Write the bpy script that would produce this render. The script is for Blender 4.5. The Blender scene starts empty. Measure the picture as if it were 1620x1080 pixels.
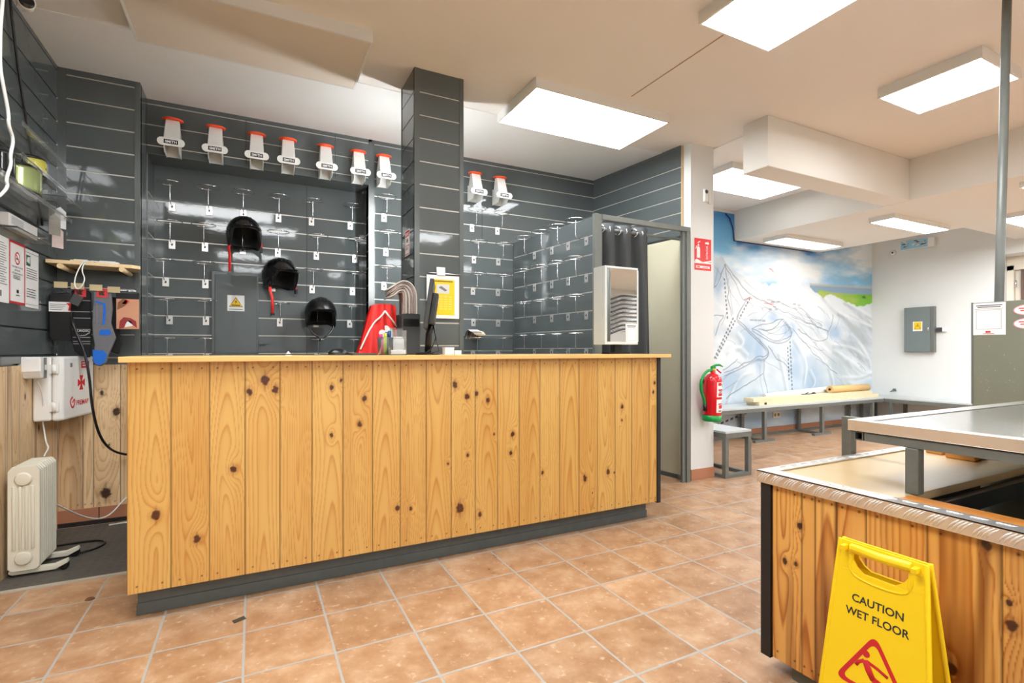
import bpy, math, random
import numpy as np
from mathutils import Vector, Matrix
random.seed(4); rng = np.random.default_rng(7)
C = bpy.context.scene.collection
sc = bpy.context.scene
# ------------------------------------------------------------------ camera
cam_d = bpy.data.cameras.new('camera'); cam = bpy.data.objects.new('camera', cam_d); C.objects.link(cam)
cam.location = (0, 0, 1.16); cam.rotation_euler = (math.pi / 2, 0, -math.radians(26.99))
cam_d.sensor_width = 36; cam_d.lens = 805 / 1620 * 36; cam_d.shift_y = 13 / 1620; cam_d.clip_start = 0.05
sc.camera = cam
# ------------------------------------------------------------------ world and exposure
w = bpy.data.worlds.new('world'); sc.world = w; w.use_nodes = True
w.node_tree.nodes['Background'].inputs[0].default_value = (1, 1, 1, 1)
w.node_tree.nodes['Background'].inputs[1].default_value = 0.3
sc.view_settings.view_transform = 'Standard'; sc.view_settings.look = 'None'
sc.view_settings.gamma = 1; sc.view_settings.use_curve_mapping = False
sc.view_settings.exposure = 1.42
LAMP = 7.0                                    # emission of the ceiling light diffusers
LAMP_COLOR = (0.95, 0.98, 1.0, 1)
CEIL = 3.0; SOFF = 2.6

# ------------------------------------------------------------------ materials
def lin(r, g, b):
    f = lambda c: (c / 255 / 12.92) if c / 255 <= 0.04045 else ((c / 255 + 0.055) / 1.055) ** 2.4
    return (f(r), f(g), f(b), 1)
MATS = {}
def mat(name, col, rough=0.5, metal=0.0, var=0.06, scale=9, bump=0.0, bscale=60, coat=0.0, trans=0.0, alpha=1.0, emit=0.0, ior=None, spec=None):
    if name in MATS: return MATS[name]
    m = bpy.data.materials.new(name); m.use_nodes = True; MATS[name] = m
    nt = m.node_tree; b = nt.nodes['Principled BSDF']
    b.inputs['Roughness'].default_value = rough; b.inputs['Metallic'].default_value = metal
    b.inputs['Coat Weight'].default_value = coat; b.inputs['Transmission Weight'].default_value = trans
    b.inputs['Alpha'].default_value = alpha
    if ior: b.inputs['IOR'].default_value = ior
    if spec is not None: b.inputs['Specular IOR Level'].default_value = spec
    tc = nt.nodes.new('ShaderNodeTexCoord'); n = nt.nodes.new('ShaderNodeTexNoise')
    n.inputs['Scale'].default_value = scale; n.inputs['Detail'].default_value = 5
    nt.links.new(tc.outputs['Object'], n.inputs['Vector'])
    mx = nt.nodes.new('ShaderNodeMix'); mx.data_type = 'RGBA'
    c = list(col)[:3]
    mx.inputs[6].default_value = (*[max(0, v * (1 - var)) for v in c], 1)
    mx.inputs[7].default_value = (*[min(1, v * (1 + var)) for v in c], 1)
    nt.links.new(n.outputs['Fac'], mx.inputs[0]); nt.links.new(mx.outputs[2], b.inputs['Base Color'])
    if emit:
        b.inputs['Emission Color'].default_value = LAMP_COLOR; b.inputs['Emission Strength'].default_value = emit
    if bump:
        n2 = nt.nodes.new('ShaderNodeTexNoise'); n2.inputs['Scale'].default_value = bscale; n2.inputs['Detail'].default_value = 3
        nt.links.new(tc.outputs['Object'], n2.inputs['Vector'])
        bp = nt.nodes.new('ShaderNodeBump'); bp.inputs['Strength'].default_value = bump; bp.inputs['Distance'].default_value = 0.01
        nt.links.new(n2.outputs['Fac'], bp.inputs['Height']); nt.links.new(bp.outputs['Normal'], b.inputs['Normal'])
    return m
def colmat(name, rough=0.5, coat=0.0, attr='col'):
    m = bpy.data.materials.new(name); m.use_nodes = True; MATS[name] = m
    nt = m.node_tree; b = nt.nodes['Principled BSDF']; b.inputs['Roughness'].default_value = rough; b.inputs['Coat Weight'].default_value = coat
    a = nt.nodes.new('ShaderNodeAttribute'); a.attribute_name = attr
    nt.links.new(a.outputs['Color'], b.inputs['Base Color']); return m
def shared(name, *a, **k): return mat(name, *a, **k)

PANEL = mat('dark grey lacquered panel', lin(90, 97, 98), 0.05, var=0.12, scale=2.5, bump=0.016, bscale=30)
FRAME = mat('dark grey painted frame', lin(92, 98, 98), 0.22, var=0.08)
SLOT = mat('aluminium slat insert', lin(205, 203, 196), 0.35, 0.3)
SLOTD = mat('black slat groove', lin(24, 25, 26), 0.5)
WHITE = mat('white wall paint', lin(222, 224, 222), 0.7, var=0.03, scale=3, bump=0.02, bscale=120)
CREAM = mat('warm ceiling paint', lin(234, 229, 222), 0.8, var=0.03, scale=1.2)
WHITE2 = mat('white ceiling paint', lin(242, 241, 238), 0.8, var=0.03, scale=1.5)
BEIGE = mat('beige lining board', lin(214, 208, 182), 0.6, var=0.08, scale=4)
STEEL = mat('grey painted steel', lin(112, 116, 112), 0.4, 0.2, var=0.14, scale=22)
CHROME = mat('chromed wire', (0.75, 0.76, 0.78, 1), 0.16, 1.0, var=0.02)
ALU = mat('aluminium edging', (0.80, 0.79, 0.77, 1), 0.33, 0.9, var=0.05, scale=30)
BRUSHED = mat('brushed aluminium sheet', (0.68, 0.69, 0.70, 1), 0.22, 0.95, var=0.08, scale=14, bump=0.06, bscale=18)
BLACK = mat('black plastic', lin(20, 20, 21), 0.3)
BLACKG = mat('glossy black shell', lin(14, 14, 15), 0.12, coat=0.5)
BLACKM = mat('black matt board', lin(30, 30, 31), 0.6)
WPLAS = mat('white plastic', lin(232, 232, 228), 0.35, var=0.02)
CREAMP = mat('cream enamelled metal', lin(222, 220, 204), 0.35, var=0.03)
ORANGE = mat('orange plastic', lin(255, 78, 20), 0.35)
RED = mat('red fabric', lin(222, 42, 38), 0.55, var=0.12, scale=14)
REDP = mat('red enamel', lin(214, 22, 34), 0.25, coat=0.3)
GREEN = mat('green plastic', lin(0, 150, 66), 0.35)
PAPER = mat('white paper', lin(236, 236, 234), 0.7, var=0.02)
INK = mat('dark print', lin(45, 45, 48), 0.8)
GINK = mat('grey print', lin(120, 120, 124), 0.8)
REDINK = mat('red print', lin(205, 36, 40), 0.7)
YELLOW = mat('yellow plastic', lin(250, 214, 22), 0.38, var=0.03)
YPRINT = mat('yellow print', lin(246, 200, 24), 0.6)
GREYP = mat('dark grey plastic', lin(62, 64, 64), 0.4)
TERRA = mat('terracotta skirting tile', lin(178, 122, 92), 0.5, var=0.12, scale=7)
GROUT = mat('pale grout', lin(196, 188, 176), 0.8)
PINE = mat('pale pine board', lin(232, 205, 160), 0.5, var=0.1, scale=12)
ACRYL = mat('clear acrylic', (0.93, 0.95, 0.95, 1), 0.04, trans=0.93, var=0.0, ior=1.25)
TAG = mat('yellowed clear ticket holder', lin(196, 180, 140), 0.3, var=0.1)
SKIN = mat('card photo tone', lin(206, 150, 118), 0.6, var=0.12)
LAMPM = mat('lit diffuser', (1, 1, 1, 1), 0.6, emit=LAMP); LAMPB = mat('lit diffuser of a stronger lamp', (1, 1, 1, 1), 0.6, emit=LAMP * 2.2); LAMPS = mat('lit diffuser of a weaker lamp', (1, 1, 1, 1), 0.6, emit=LAMP * 0.19)
MIRROR = mat('mirror glass', (0.9, 0.92, 0.91, 1), 0.02, 1.0, var=0.0)
BLUE = mat('blue knit', lin(24, 104, 204), 0.8, var=0.1, scale=60)
GREYK = mat('grey knit', lin(112, 112, 116), 0.9, var=0.18, scale=90)
BLACKK = mat('black knit', lin(24, 24, 26), 0.9, var=0.2, scale=90)

def floor_mat():
    m = bpy.data.materials.new('terracotta floor tile'); m.use_nodes = True; nt = m.node_tree; L = nt.links
    b = nt.nodes['Principled BSDF']
    def N(t, **k):
        n = nt.nodes.new(t)
        for a, v in k.items(): setattr(n, a, v)
        return n
    def M(op, a, bb=None, c=None):
        n = N('ShaderNodeMath', operation=op)
        for i, v in enumerate((a, bb, c)):
            if v is None: continue
            if isinstance(v, (int, float)): n.inputs[i].default_value = v
            else: L.new(v, n.inputs[i])
        return n.outputs[0]
    g = N('ShaderNodeNewGeometry'); sp = N('ShaderNodeSeparateXYZ'); L.new(g.outputs['Position'], sp.inputs[0])
    u = M('DIVIDE', M('ADD', sp.outputs[0], 0.031 + 31.25), 0.3125); v = M('DIVIDE', M('ADD', sp.outputs[1], -2.357 + 31.35), 0.3135)
    fu = M('FRACT', u); fv = M('FRACT', v)
    du = M('ABSOLUTE', M('SUBTRACT', fu, 0.5)); dv = M('ABSOLUTE', M('SUBTRACT', fv, 0.5))
    wob = N('ShaderNodeTexNoise'); wob.inputs['Scale'].default_value = 25; L.new(g.outputs['Position'], wob.inputs['Vector'])
    d = M('ADD', M('MAXIMUM', du, dv), M('MULTIPLY', M('SUBTRACT', wob.outputs['Fac'], 0.5), 0.012))
    mr = N('ShaderNodeMapRange'); L.new(d, mr.inputs[0]); mr.inputs[1].default_value = 0.480; mr.inputs[2].default_value = 0.489
    grout = mr.outputs[0]
    idv = N('ShaderNodeCombineXYZ'); L.new(M('FLOOR', u), idv.inputs[0]); L.new(M('FLOOR', v), idv.inputs[1])
    wn = N('ShaderNodeTexWhiteNoise'); L.new(idv.outputs[0], wn.inputs['Vector'])
    off = N('ShaderNodeVectorMath', operation='MULTIPLY_ADD'); L.new(wn.outputs['Color'], off.inputs[0]); off.inputs[1].default_value = (9, 9, 9); L.new(g.outputs['Position'], off.inputs[2])
    n1 = N('ShaderNodeTexNoise'); n1.inputs['Scale'].default_value = 8; n1.inputs['Detail'].default_value = 7; n1.inputs['Roughness'].default_value = 0.62; L.new(off.outputs[0], n1.inputs['Vector'])
    r1 = N('ShaderNodeValToRGB'); L.new(n1.outputs['Fac'], r1.inputs[0])
    e = r1.color_ramp.elements; e[0].position = 0.32; e[0].color = lin(156, 114, 80); e[1].position = 0.68; e[1].color = lin(194, 161, 130)
    x = e.new(0.5); x.color = lin(176, 137, 102)
    hs = N('ShaderNodeMix', data_type='RGBA', blend_type='MULTIPLY'); hs.inputs[0].default_value = 1
    vv = M('ADD', M('MULTIPLY', wn.outputs['Value'], 0.16), 0.89)
    cv = N('ShaderNodeCombineXYZ'); [L.new(vv, cv.inputs[i]) for i in range(3)]
    L.new(r1.outputs[0], hs.inputs[6]); L.new(cv.outputs[0], hs.inputs[7])
    n2 = N('ShaderNodeTexNoise'); n2.inputs['Scale'].default_value = 38; n2.inputs['Detail'].default_value = 6; L.new(off.outputs[0], n2.inputs['Vector'])
    sp2 = N('ShaderNodeMapRange'); L.new(n2.outputs['Fac'], sp2.inputs[0]); sp2.inputs[1].default_value = 0.60; sp2.inputs[2].default_value = 0.72; sp2.inputs[4].default_value = 0.55
    m2 = N('ShaderNodeMix', data_type='RGBA'); L.new(sp2.outputs[0], m2.inputs[0]); L.new(hs.outputs[2], m2.inputs[6]); m2.inputs[7].default_value = lin(210, 190, 168)
    m3 = N('ShaderNodeMix', data_type='RGBA'); L.new(grout, m3.inputs[0]); L.new(m2.outputs[2], m3.inputs[6]); m3.inputs[7].default_value = lin(166, 164, 158)
    L.new(m3.outputs[2], b.inputs['Base Color'])
    rr = N('ShaderNodeMapRange'); L.new(n1.outputs['Fac'], rr.inputs[0]); rr.inputs[3].default_value = 0.22; rr.inputs[4].default_value = 0.40
    L.new(rr.outputs[0], b.inputs['Roughness'])
    hgt = M('SUBTRACT', M('MULTIPLY', n1.outputs['Fac'], 0.5), grout)
    bp = N('ShaderNodeBump'); bp.inputs['Strength'].default_value = 0.35; bp.inputs['Distance'].default_value = 0.004; L.new(hgt, bp.inputs['Height']); L.new(bp.outputs[0], b.inputs['Normal'])
    return m

# ------------------------------------------------------------------ mesh builder
LOC = {}
def V3(p): return np.array(p, float)
class MB:
    def __init__(s): s.V = []; s.F = []; s.M = []; s.S = []
    def face(s, idx, m=0, sm=False): s.F.append(tuple(idx)); s.M.append(m); s.S.append(sm)
    def add(s, vs): n = len(s.V); s.V += [tuple(map(float, v)) for v in vs]; return n
    def hexa(s, c, m=0):                       # c: 8 corners, bottom ring 0-3 then top ring 4-7
        n = s.add(c)
        for f in ((3, 2, 1, 0), (4, 5, 6, 7), (0, 1, 5, 4), (1, 2, 6, 5), (2, 3, 7, 6), (3, 0, 4, 7)): s.face([n + i for i in f], m)
        return s
    def box(s, x0, y0, z0, x1, y1, z1, m=0):
        x0, x1 = min(x0, x1), max(x0, x1); y0, y1 = min(y0, y1), max(y0, y1); z0, z1 = min(z0, z1), max(z0, z1)
        return s.hexa([(x0, y0, z0), (x1, y0, z0), (x1, y1, z0), (x0, y1, z0), (x0, y0, z1), (x1, y0, z1), (x1, y1, z1), (x0, y1, z1)], m)
    def obb(s, c, u, v, n, m=0):               # half vectors
        c, u, v, n = V3(c), V3(u), V3(v), V3(n)
        return s.hexa([c - u - v - n, c + u - v - n, c + u + v - n, c - u + v - n, c - u - v + n, c + u - v + n, c + u + v + n, c - u + v + n], m)
    def slab(s, p0, p1, z0, z1, t, nrm, m=0):  # wall piece whose front lies on the line p0-p1, thickness goes behind
        p0, p1, q = V3((*p0, 0)), V3((*p1, 0)), -V3((*nrm, 0)) * t
        a, b, c, d = p0, p1, p1 + q, p0 + q; Z0 = V3((0, 0, z0)); Z1 = V3((0, 0, z1))
        if np.cross(b - a, c - b)[2] < 0: a, b, c, d = b, a, d, c
        return s.hexa([a + Z0, b + Z0, c + Z0, d + Z0, a + Z1, b + Z1, c + Z1, d + Z1], m)
    def prism(s, poly, o, u, v, t, m=0, mside=None, sm=False):   # polygon (a,b) in frame o,u,v extruded by vector t
        o, u, v, t = map(V3, (o, u, v, t))
        base = [o + u * a + v * b for a, b in poly]; k = len(base)
        n = s.add(base + [p + t for p in base])
        nn = np.zeros(3)
        for i in range(k): nn += np.cross(base[i] - base[0], base[(i + 1) % k] - base[0])
        fl = nn @ t > 0
        A = list(range(n, n + k)); B = list(range(n + k, n + 2 * k))
        s.face(A[::-1] if fl else A, m); s.face(B if fl else B[::-1], m)
        for i in range(k):
            j = (i + 1) % k; q = [n + i, n + j, n + k + j, n + k + i]
            s.face(q if fl else q[::-1], m if mside is None else mside, sm)
        return s
    def tube(s, pts, r, k=8, m=0, closed=False, flat=None):
        if not closed and not isinstance(r, (list, tuple)) and 5 <= len(pts) < 18:      # round off the bends of cables and straps
            for _ in range(2): pts = [pts[0]] + [q for a, b in zip(pts[:-1], pts[1:]) for q in (V3(a) * .75 + V3(b) * .25, V3(a) * .25 + V3(b) * .75)] + [pts[-1]]
        P = [V3(p) for p in pts]; R = r if isinstance(r, (list, tuple)) else [r] * len(P); N = len(P)
        T = []
        for i in range(N):
            a = P[(i - 1) % N] if (closed or i > 0) else P[i]; b = P[(i + 1) % N] if (closed or i < N - 1) else P[i]
            t = b - a; T.append(t / (np.linalg.norm(t) + 1e-12))
        ref = V3((0, 0, 1)) if abs(T[0][2]) < 0.9 else V3((1, 0, 0))
        nrm = np.cross(T[0], ref); nrm /= np.linalg.norm(nrm); n0 = len(s.V)
        for i in range(N):
            nrm = nrm - T[i] * (nrm @ T[i]); nrm /= np.linalg.norm(nrm) + 1e-12; bi = np.cross(T[i], nrm)
            for j in range(k):
                a = 2 * math.pi * j / k; of = R[i] * (math.cos(a) * nrm + math.sin(a) * bi)
                if flat: fn = V3(flat[0]); of = of - fn * (of @ fn) * (1 - flat[1])
                s.V.append(tuple(P[i] + of))
        for i in range(N if closed else N - 1):
            for j in range(k):
                a = n0 + i * k + j; b = n0 + i * k + (j + 1) % k; c = n0 + ((i + 1) % N) * k + (j + 1) % k; d = n0 + ((i + 1) % N) * k + j
                s.face((a, b, c, d), m, True)
        if not closed:
            s.face([n0 + j for j in range(k)][::-1], m); s.face([n0 + (N - 1) * k + j for j in range(k)], m)
        return s
    def lathe(s, prof, o, ax=(0, 0, 1), k=24, m=0, sm=True):     # prof: (radius, height) along ax
        o, ax = V3(o), V3(ax); ax = ax / np.linalg.norm(ax)
        ref = V3((1, 0, 0)) if abs(ax[0]) < 0.9 else V3((0, 1, 0)); u = np.cross(ax, ref); u /= np.linalg.norm(u); v = np.cross(ax, u); n0 = len(s.V)
        for r, h in prof:
            for j in range(k):
                a = 2 * math.pi * j / k; s.V.append(tuple(o + ax * h + u * r * math.cos(a) + v * r * math.sin(a)))
        for i in range(len(prof) - 1):
            for j in range(k):
                s.face((n0 + i * k + j, n0 + i * k + (j + 1) % k, n0 + (i + 1) * k + (j + 1) % k, n0 + (i + 1) * k + j), m, sm)
        s.face([n0 + j for j in range(k)][::-1], m); s.face([n0 + (len(prof) - 1) * k + j for j in range(k)], m)
        return s
    def grid(s, f, nu, nv, m=0, sm=True, wrap=False):
        n0 = len(s.V)
        for j in range(nv):
            for i in range(nu): s.V.append(tuple(map(float, f(i / (nu if wrap else nu - 1), j / (nv - 1)))))
        for j in range(nv - 1):
            for i in range(nu if wrap else nu - 1):
                i2 = (i + 1) % nu
                s.face((n0 + j * nu + i, n0 + j * nu + i2, n0 + (j + 1) * nu + i2, n0 + (j + 1) * nu + i), m, sm)
        return s
    def text(s, string, o, u, v, size, m=0, width=None, align='C', thick=0.0006, bold=0.0):
        cu = bpy.data.curves.new('t', 'FONT'); cu.body = string; cu.size = 1; cu.extrude = 0; cu.offset = bold; cu.resolution_u = 3
        ob = bpy.data.objects.new('t', cu); C.objects.link(ob)
        me = bpy.data.meshes.new_from_object(ob.evaluated_get(bpy.context.evaluated_depsgraph_get()))
        vs = np.array([x.co[:] for x in me.vertices]); fs = [tuple(p.vertices) for p in me.polygons]
        bpy.data.objects.remove(ob); bpy.data.curves.remove(cu); bpy.data.meshes.remove(me)
        if not len(vs): return s
        o, u, v = V3(o), V3(u), V3(v); nn = np.cross(u, v)
        mn, mxx = vs.min(0), vs.max(0); sx = size if width is None else width / (mxx[0] - mn[0])
        cx = (mn[0] + mxx[0]) / 2 if align == 'C' else mn[0]
        n = s.add([o + u * (p[0] - cx) * sx + v * p[1] * size + nn * thick for p in vs])
        for f in fs: s.face([n + i for i in f], m)
        return s
    def build(s, name, mats, parent=None, bevel=0.0, segs=2, solid=0.0, sub=0):
        if not isinstance(mats, (list, tuple)): mats = [mats]
        A = np.array(s.V)
        if parent is not None: loc = LOC[parent.name]
        else:
            mn, mx = A.min(0), A.max(0); loc = np.array([(mn[0] + mx[0]) / 2, (mn[1] + mx[1]) / 2, mn[2]])
        me = bpy.data.meshes.new(name); me.from_pydata([tuple(v) for v in A - loc], [], s.F)
        for mm in mats: me.materials.append(mm)
        me.polygons.foreach_set('material_index', s.M); me.polygons.foreach_set('use_smooth', s.S); me.update()
        o = bpy.data.objects.new(name, me); C.objects.link(o); LOC[o.name] = loc
        if parent is not None: o.parent = parent
        else: o.location = loc
        if solid: md = o.modifiers.new('solid', 'SOLIDIFY'); md.thickness = solid; md.offset = 0
        if sub: md = o.modifiers.new('sub', 'SUBSURF'); md.levels = sub; md.render_levels = sub
        if bevel:
            md = o.modifiers.new('bevel', 'BEVEL'); md.width = bevel; md.segments = segs; md.limit_method = 'ANGLE'; md.angle_limit = 0.7
        return o
def tag(o, label, cat, group=None):
    o['label'] = label; o['category'] = cat
    if group: o['group'] = group
    return o
def thing(name, label, cat, loc=(0, 0, 0), group=None):
    o = bpy.data.objects.new(name, None); C.objects.link(o); o.location = loc; LOC[o.name] = V3(loc); o.empty_display_size = 0.05
    return tag(o, label, cat, group)
def struct(o): o['kind'] = 'structure'; return o
def copy_tree(o, parent=None):
    c = o.copy(); C.objects.link(c); LOC[c.name] = LOC[o.name]
    if parent is not None: c.parent = parent
    for ch in list(o.children): copy_tree(ch, c)
    return c
def place(proto, used, loc, rz, label, group=None):
    o = copy_tree(proto) if used else proto
    o.location = loc; o.rotation_euler = (0, 0, rz); o['label'] = label
    if group: o['group'] = group
    return o
ORD = ['first', 'second', 'third', 'fourth', 'fifth', 'sixth', 'seventh', 'eighth', 'ninth']

# numpy noise and painted grids
def vnoise(x, y, seed):
    r = np.random.default_rng(seed).random((256, 256)); xi = np.floor(x).astype(int); yi = np.floor(y).astype(int)
    fx = x - xi; fy = y - yi; fx = fx * fx * (3 - 2 * fx); fy = fy * fy * (3 - 2 * fy)
    g = lambda a, b: r[a % 256, b % 256]
    return (g(xi, yi) * (1 - fx) + g(xi + 1, yi) * fx) * (1 - fy) + (g(xi, yi + 1) * (1 - fx) + g(xi + 1, yi + 1) * fx) * fy
def fbm(x, y, seed, o=4):
    t = 0; a = 0.5
    for i in range(o): t = t + a * vnoise(x * 2 ** i, y * 2 ** i, seed + i); a *= 0.5
    return t / (1 - 0.5 ** o)
def grid_obj(name, P, col, material, parent=None):
    nv, nu, _ = P.shape; V = P.reshape(-1, 3)
    loc = LOC[parent.name] if parent is not None else np.array([(V[:, 0].min() + V[:, 0].max()) / 2, (V[:, 1].min() + V[:, 1].max()) / 2, V[:, 2].min()])
    me = bpy.data.meshes.new(name); me.vertices.add(nu * nv); me.vertices.foreach_set('co', (V - loc).astype(np.float32).ravel())
    i = np.arange((nv - 1) * (nu - 1)); r = i // (nu - 1); c = i % (nu - 1); a = r * nu + c
    q = np.stack([a, a + 1, a + nu + 1, a + nu], 1).astype(np.int32); k = len(q)
    me.loops.add(4 * k); me.loops.foreach_set('vertex_index', q.ravel()); me.polygons.add(k)
    me.polygons.foreach_set('loop_start', np.arange(0, 4 * k, 4, dtype=np.int32)); me.polygons.foreach_set('loop_total', np.full(k, 4, np.int32))
    me.update(calc_edges=True); me.validate()
    ca = me.color_attributes.new('col', 'FLOAT_COLOR', 'POINT')
    rgba = np.ones((nu * nv, 4), np.float32); rgba[:, :3] = col.reshape(-1, 3); ca.data.foreach_set('color', rgba.ravel())
    me.materials.append(material)
    o = bpy.data.objects.new(name, me); C.objects.link(o); LOC[o.name] = loc
    if parent is not None: o.parent = parent
    else: o.location = loc
    return o
def L3(*c): return np.array(lin(*c)[:3])
def wood_grid(edges, z0, z1, res, knots, seed, light, mid, dark, knotc, contrast=1.0, streak=0.0, freq=70, knotwarp=0.035):
    """colours and relief of a row of upright boards; returns s, z, colour, depth"""
    s = np.arange(edges[0], edges[-1] + res / 2, res); z = np.arange(z0, z1 + res / 2, res); S, Z = np.meshgrid(s, z)
    col = np.zeros(S.shape + (3,)); dep = np.zeros(S.shape); r = np.random.default_rng(seed)
    for i in range(len(edges) - 1):
        a, b = edges[i], edges[i + 1]; mk = (S >= a - 1e-6) & (S <= b + 1e-6)
        x = S[mk]; zz = Z[mk]; wd = b - a
        cx = a + wd * r.uniform(0.3, 0.7); q = seed * 50 + i * 7
        warp = (fbm(x * 6, zz * 1.6, q, 3) - 0.5) * 0.05
        dz = 0.010 + 0.09 * np.abs(vnoise(zz * 0 + 3.3, zz * 1.1 + r.uniform(0, 90), q + 3) - 0.35) + 0.05 * (zz - z0) / (z1 - z0) * r.uniform(-1, 1)
        rad = np.sqrt((x - cx + warp) ** 2 + dz ** 2)
        kd = np.zeros_like(x); ring = np.zeros_like(x)
        for kx, kz, kr in knots:
            if kx < a - 0.03 or kx > b + 0.03: continue
            dx = x - kx; dy = zz - kz; e = np.exp(-((dx / (kr * 2.2)) ** 2 + (dy / (kr * 5.5)) ** 2)); rad = rad + knotwarp * e
            d = np.sqrt(dx ** 2 + (dy * 0.75) ** 2) / kr + (fbm(x * 90, zz * 90, q + 5, 2) - 0.5) * 0.7
            kd = np.maximum(kd, np.clip((1.15 - d) * 2.2, 0, 1))
            tail = np.clip(1 - np.abs(dx) / (kr * 0.35), 0, 1) * np.clip(1 - np.abs(dy) / (kr * 3.2), 0, 1); kd = np.maximum(kd, 0.8 * tail)
            ring = np.maximum(ring, np.exp(-((d - 1.4) / 0.5) ** 2) * 0.24)
        ph = rad * freq * r.uniform(0.8, 1.25) + (fbm(x * 30, zz * 3, q + 9, 2) - 0.5) * 0.5
        f = ph - np.floor(ph); late = np.clip(f, 0, 1) ** 3 * np.clip((1 - f) * 9, 0, 1)
        fib = fbm(x * 420, zz * 7, q + 11, 2) - 0.5; big = fbm(x * 9, zz * 1.3, q + 13, 3)
        tone = r.uniform(-0.10, 0.10)
        t = np.clip(late * 0.95 * contrast + (big - 0.5) * 0.8 + 0.16 + tone + fib * 0.22, 0, 1)[:, None]
        c = light * (1 - t) + mid * t
        t2 = np.clip(late * 1.25 * contrast - 0.45, 0, 1)[:, None] * 0.6; c = c * (1 - t2) + dark * t2
        if streak:
            st = np.clip((fbm(x * 22, zz * 0.8, q + 17, 3) - 0.54) * 6, 0, 1)[:, None] * streak * r.uniform(0, 1); c = c * (1 - st) + dark * st
        rg = ring[:, None]; c = c * (1 - rg) + dark * rg
        kk = np.clip(kd * 1.3, 0, 1)[:, None]; c = c * (1 - kk) + knotc * (0.7 + 0.9 * fbm(x * 120, zz * 120, q + 15, 2))[:, None] * kk
        for ez in (z0 + 0.028, z1 - 0.028):                       # two screws at either end of the board
            for ex in (a + wd * 0.22, b - wd * 0.2):
                h = np.clip(1.5 - np.hypot(x - ex, zz - ez) / 0.0035, 0, 1)[:, None]; c = c * (1 - h) + knotc * h
        ed = np.minimum(x - a, b - x); g = np.clip(1.3 - ed / 0.0028, 0, 1)
        col[mk] = c * (1 - 0.72 * g[:, None]); dep[mk] = g * 0.003
    return S, Z, col, dep
# ------------------------------------------------------------------ room shell
def slats(mb, p0, p1, z0, z1, n, zs, bl=0.0, br=0.0, slot=1, gap=0.0045, thick=0.05, bt=0.0):
    """slat panel: boards with recessed inserts between; p0->p1 along the wall, mats 0 panel 1 insert 2 frame"""
    p0, p1, n = V3(p0), V3(p1), V3(n); d = p1 - p0; Lw = np.linalg.norm(d); d /= Lw
    a, b = p0 + d * bl, p1 - d * br; q = -n * 0.004
    mb.slab(a + q, b + q, z0, z1, 0.003, n, slot); mb.slab(a + q * 1.75, b + q * 1.75, z0, z1, thick, n, 2)
    if bl: mb.slab(p0 + n * 0.003, a + n * 0.003, z0, z1, thick, n, 2)
    if br: mb.slab(b + n * 0.003, p1 + n * 0.003, z0, z1, thick, n, 2)
    if bt: mb.slab(a + n * 0.003, b + n * 0.003, z1 - bt, z1, thick, n, 2)
    ed = [z0] + sorted(z for z in zs if z0 + 0.01 < z < z1 - 0.01) + [z1]
    for i in range(len(ed) - 1):
        lo = ed[i] + (gap if i else 0); hi = ed[i + 1] - (gap if i < len(ed) - 2 else 0)
        mb.slab(a, b, lo, hi, 0.0035, n, 0)
ZB = [2.962 - 0.151 * k for k in range(13)]
ZN = [2.321 - 0.149 * k for k in range(9)]
ZC = [2.848 - 0.151 * k for k in range(13)]
ZL = [2.79 - 0.151 * k for k in range(12)]
WM = [PANEL, SLOT, FRAME]; WD = [PANEL, SLOTD, FRAME]

FL = floor_mat()
mb = MB(); mb.box(-1.6, -4.2, -0.1, 10.2, 5.2, 0); struct(mb.build('floor', FL))
mb = MB(); mb.box(-1.6, -4.2, CEIL, 10.2, 5.2, CEIL + 0.1)
mb.box(2.448, 2.0, CEIL - 0.0015, 2.456, 2.9, CEIL, 1)                       # hairline crack between the lamps
struct(mb.build('ceiling', [CREAM, mat('ceiling crack', lin(168, 136, 98), 0.9)]))
mb = MB(); mb.box(-1.13, 3.6, CEIL - 0.004, 3.43, 4.9, CEIL); struct(mb.build('trim_1', WHITE2))
mb = MB(); mb.box(3.75, 2.875, CEIL - 0.012, 9.6, 4.9, CEIL); struct(mb.build('trim_2', WHITE2))
# dropped beam and soffit in the right half
BEAM = mat('beam paint', lin(230, 228, 221), 0.75, var=0.02, scale=2)
mb = MB(); mb.box(3.595, 2.64, SOFF, 5.66, 2.87, CEIL); struct(mb.build('trim_3', BEAM, bevel=0.006))
mb = MB(); mb.box(5.66, -4.2, SOFF, 7.47, 4.7, CEIL); mb.box(7.47, -4.2, SOFF, 10.2, 2.93, CEIL); struct(mb.build('trim_4', BEAM))
# left wall: slat panels above, boards below, plain further forward
mb = MB(); slats(mb, (-1.13, 1.2), (-1.13, 4.28), 1.085, CEIL, (1, 0), ZL, bt=0.03)
mb.slab((-1.13, -4.2), (-1.13, 1.2), 0, CEIL, 0.1, (1, 0), 2)
mb.slab((-1.15, 1.2), (-1.15, 4.28), 0, 1.085, 0.1, (1, 0), 2)
wall_left = struct(mb.build('wall_left', WD))
PALE = colmat('pale knotty boards', 0.5); WOODC = colmat('varnished pine boards', 0.36, 0.25)
LT, MD, DK, KN = L3(236, 208, 166), L3(206, 166, 118), L3(128, 90, 56), L3(60, 34, 18)
pe = [1.2, 1.36, 1.5, 1.72, 1.9, 2.06, 2.2, 2.42, 2.6, 2.8, 2.95, 3.17, 3.36, 3.5, 3.68, 3.85, 4.05, 4.28]
S, Z, col, dep = wood_grid(pe, 0.0, 1.075, 0.006, [(3.62, 0.5, .012), (3.95, 0.7, .014), (3.75, 0.9, .01)], 21, LT, MD, DK, KN, 0.8, 0.9, 60)
P = np.stack([-1.128 - dep, S, Z], -1)[:, ::-1]; g = struct(grid_obj('trim_5', P, col[:, ::-1], PALE))
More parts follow.
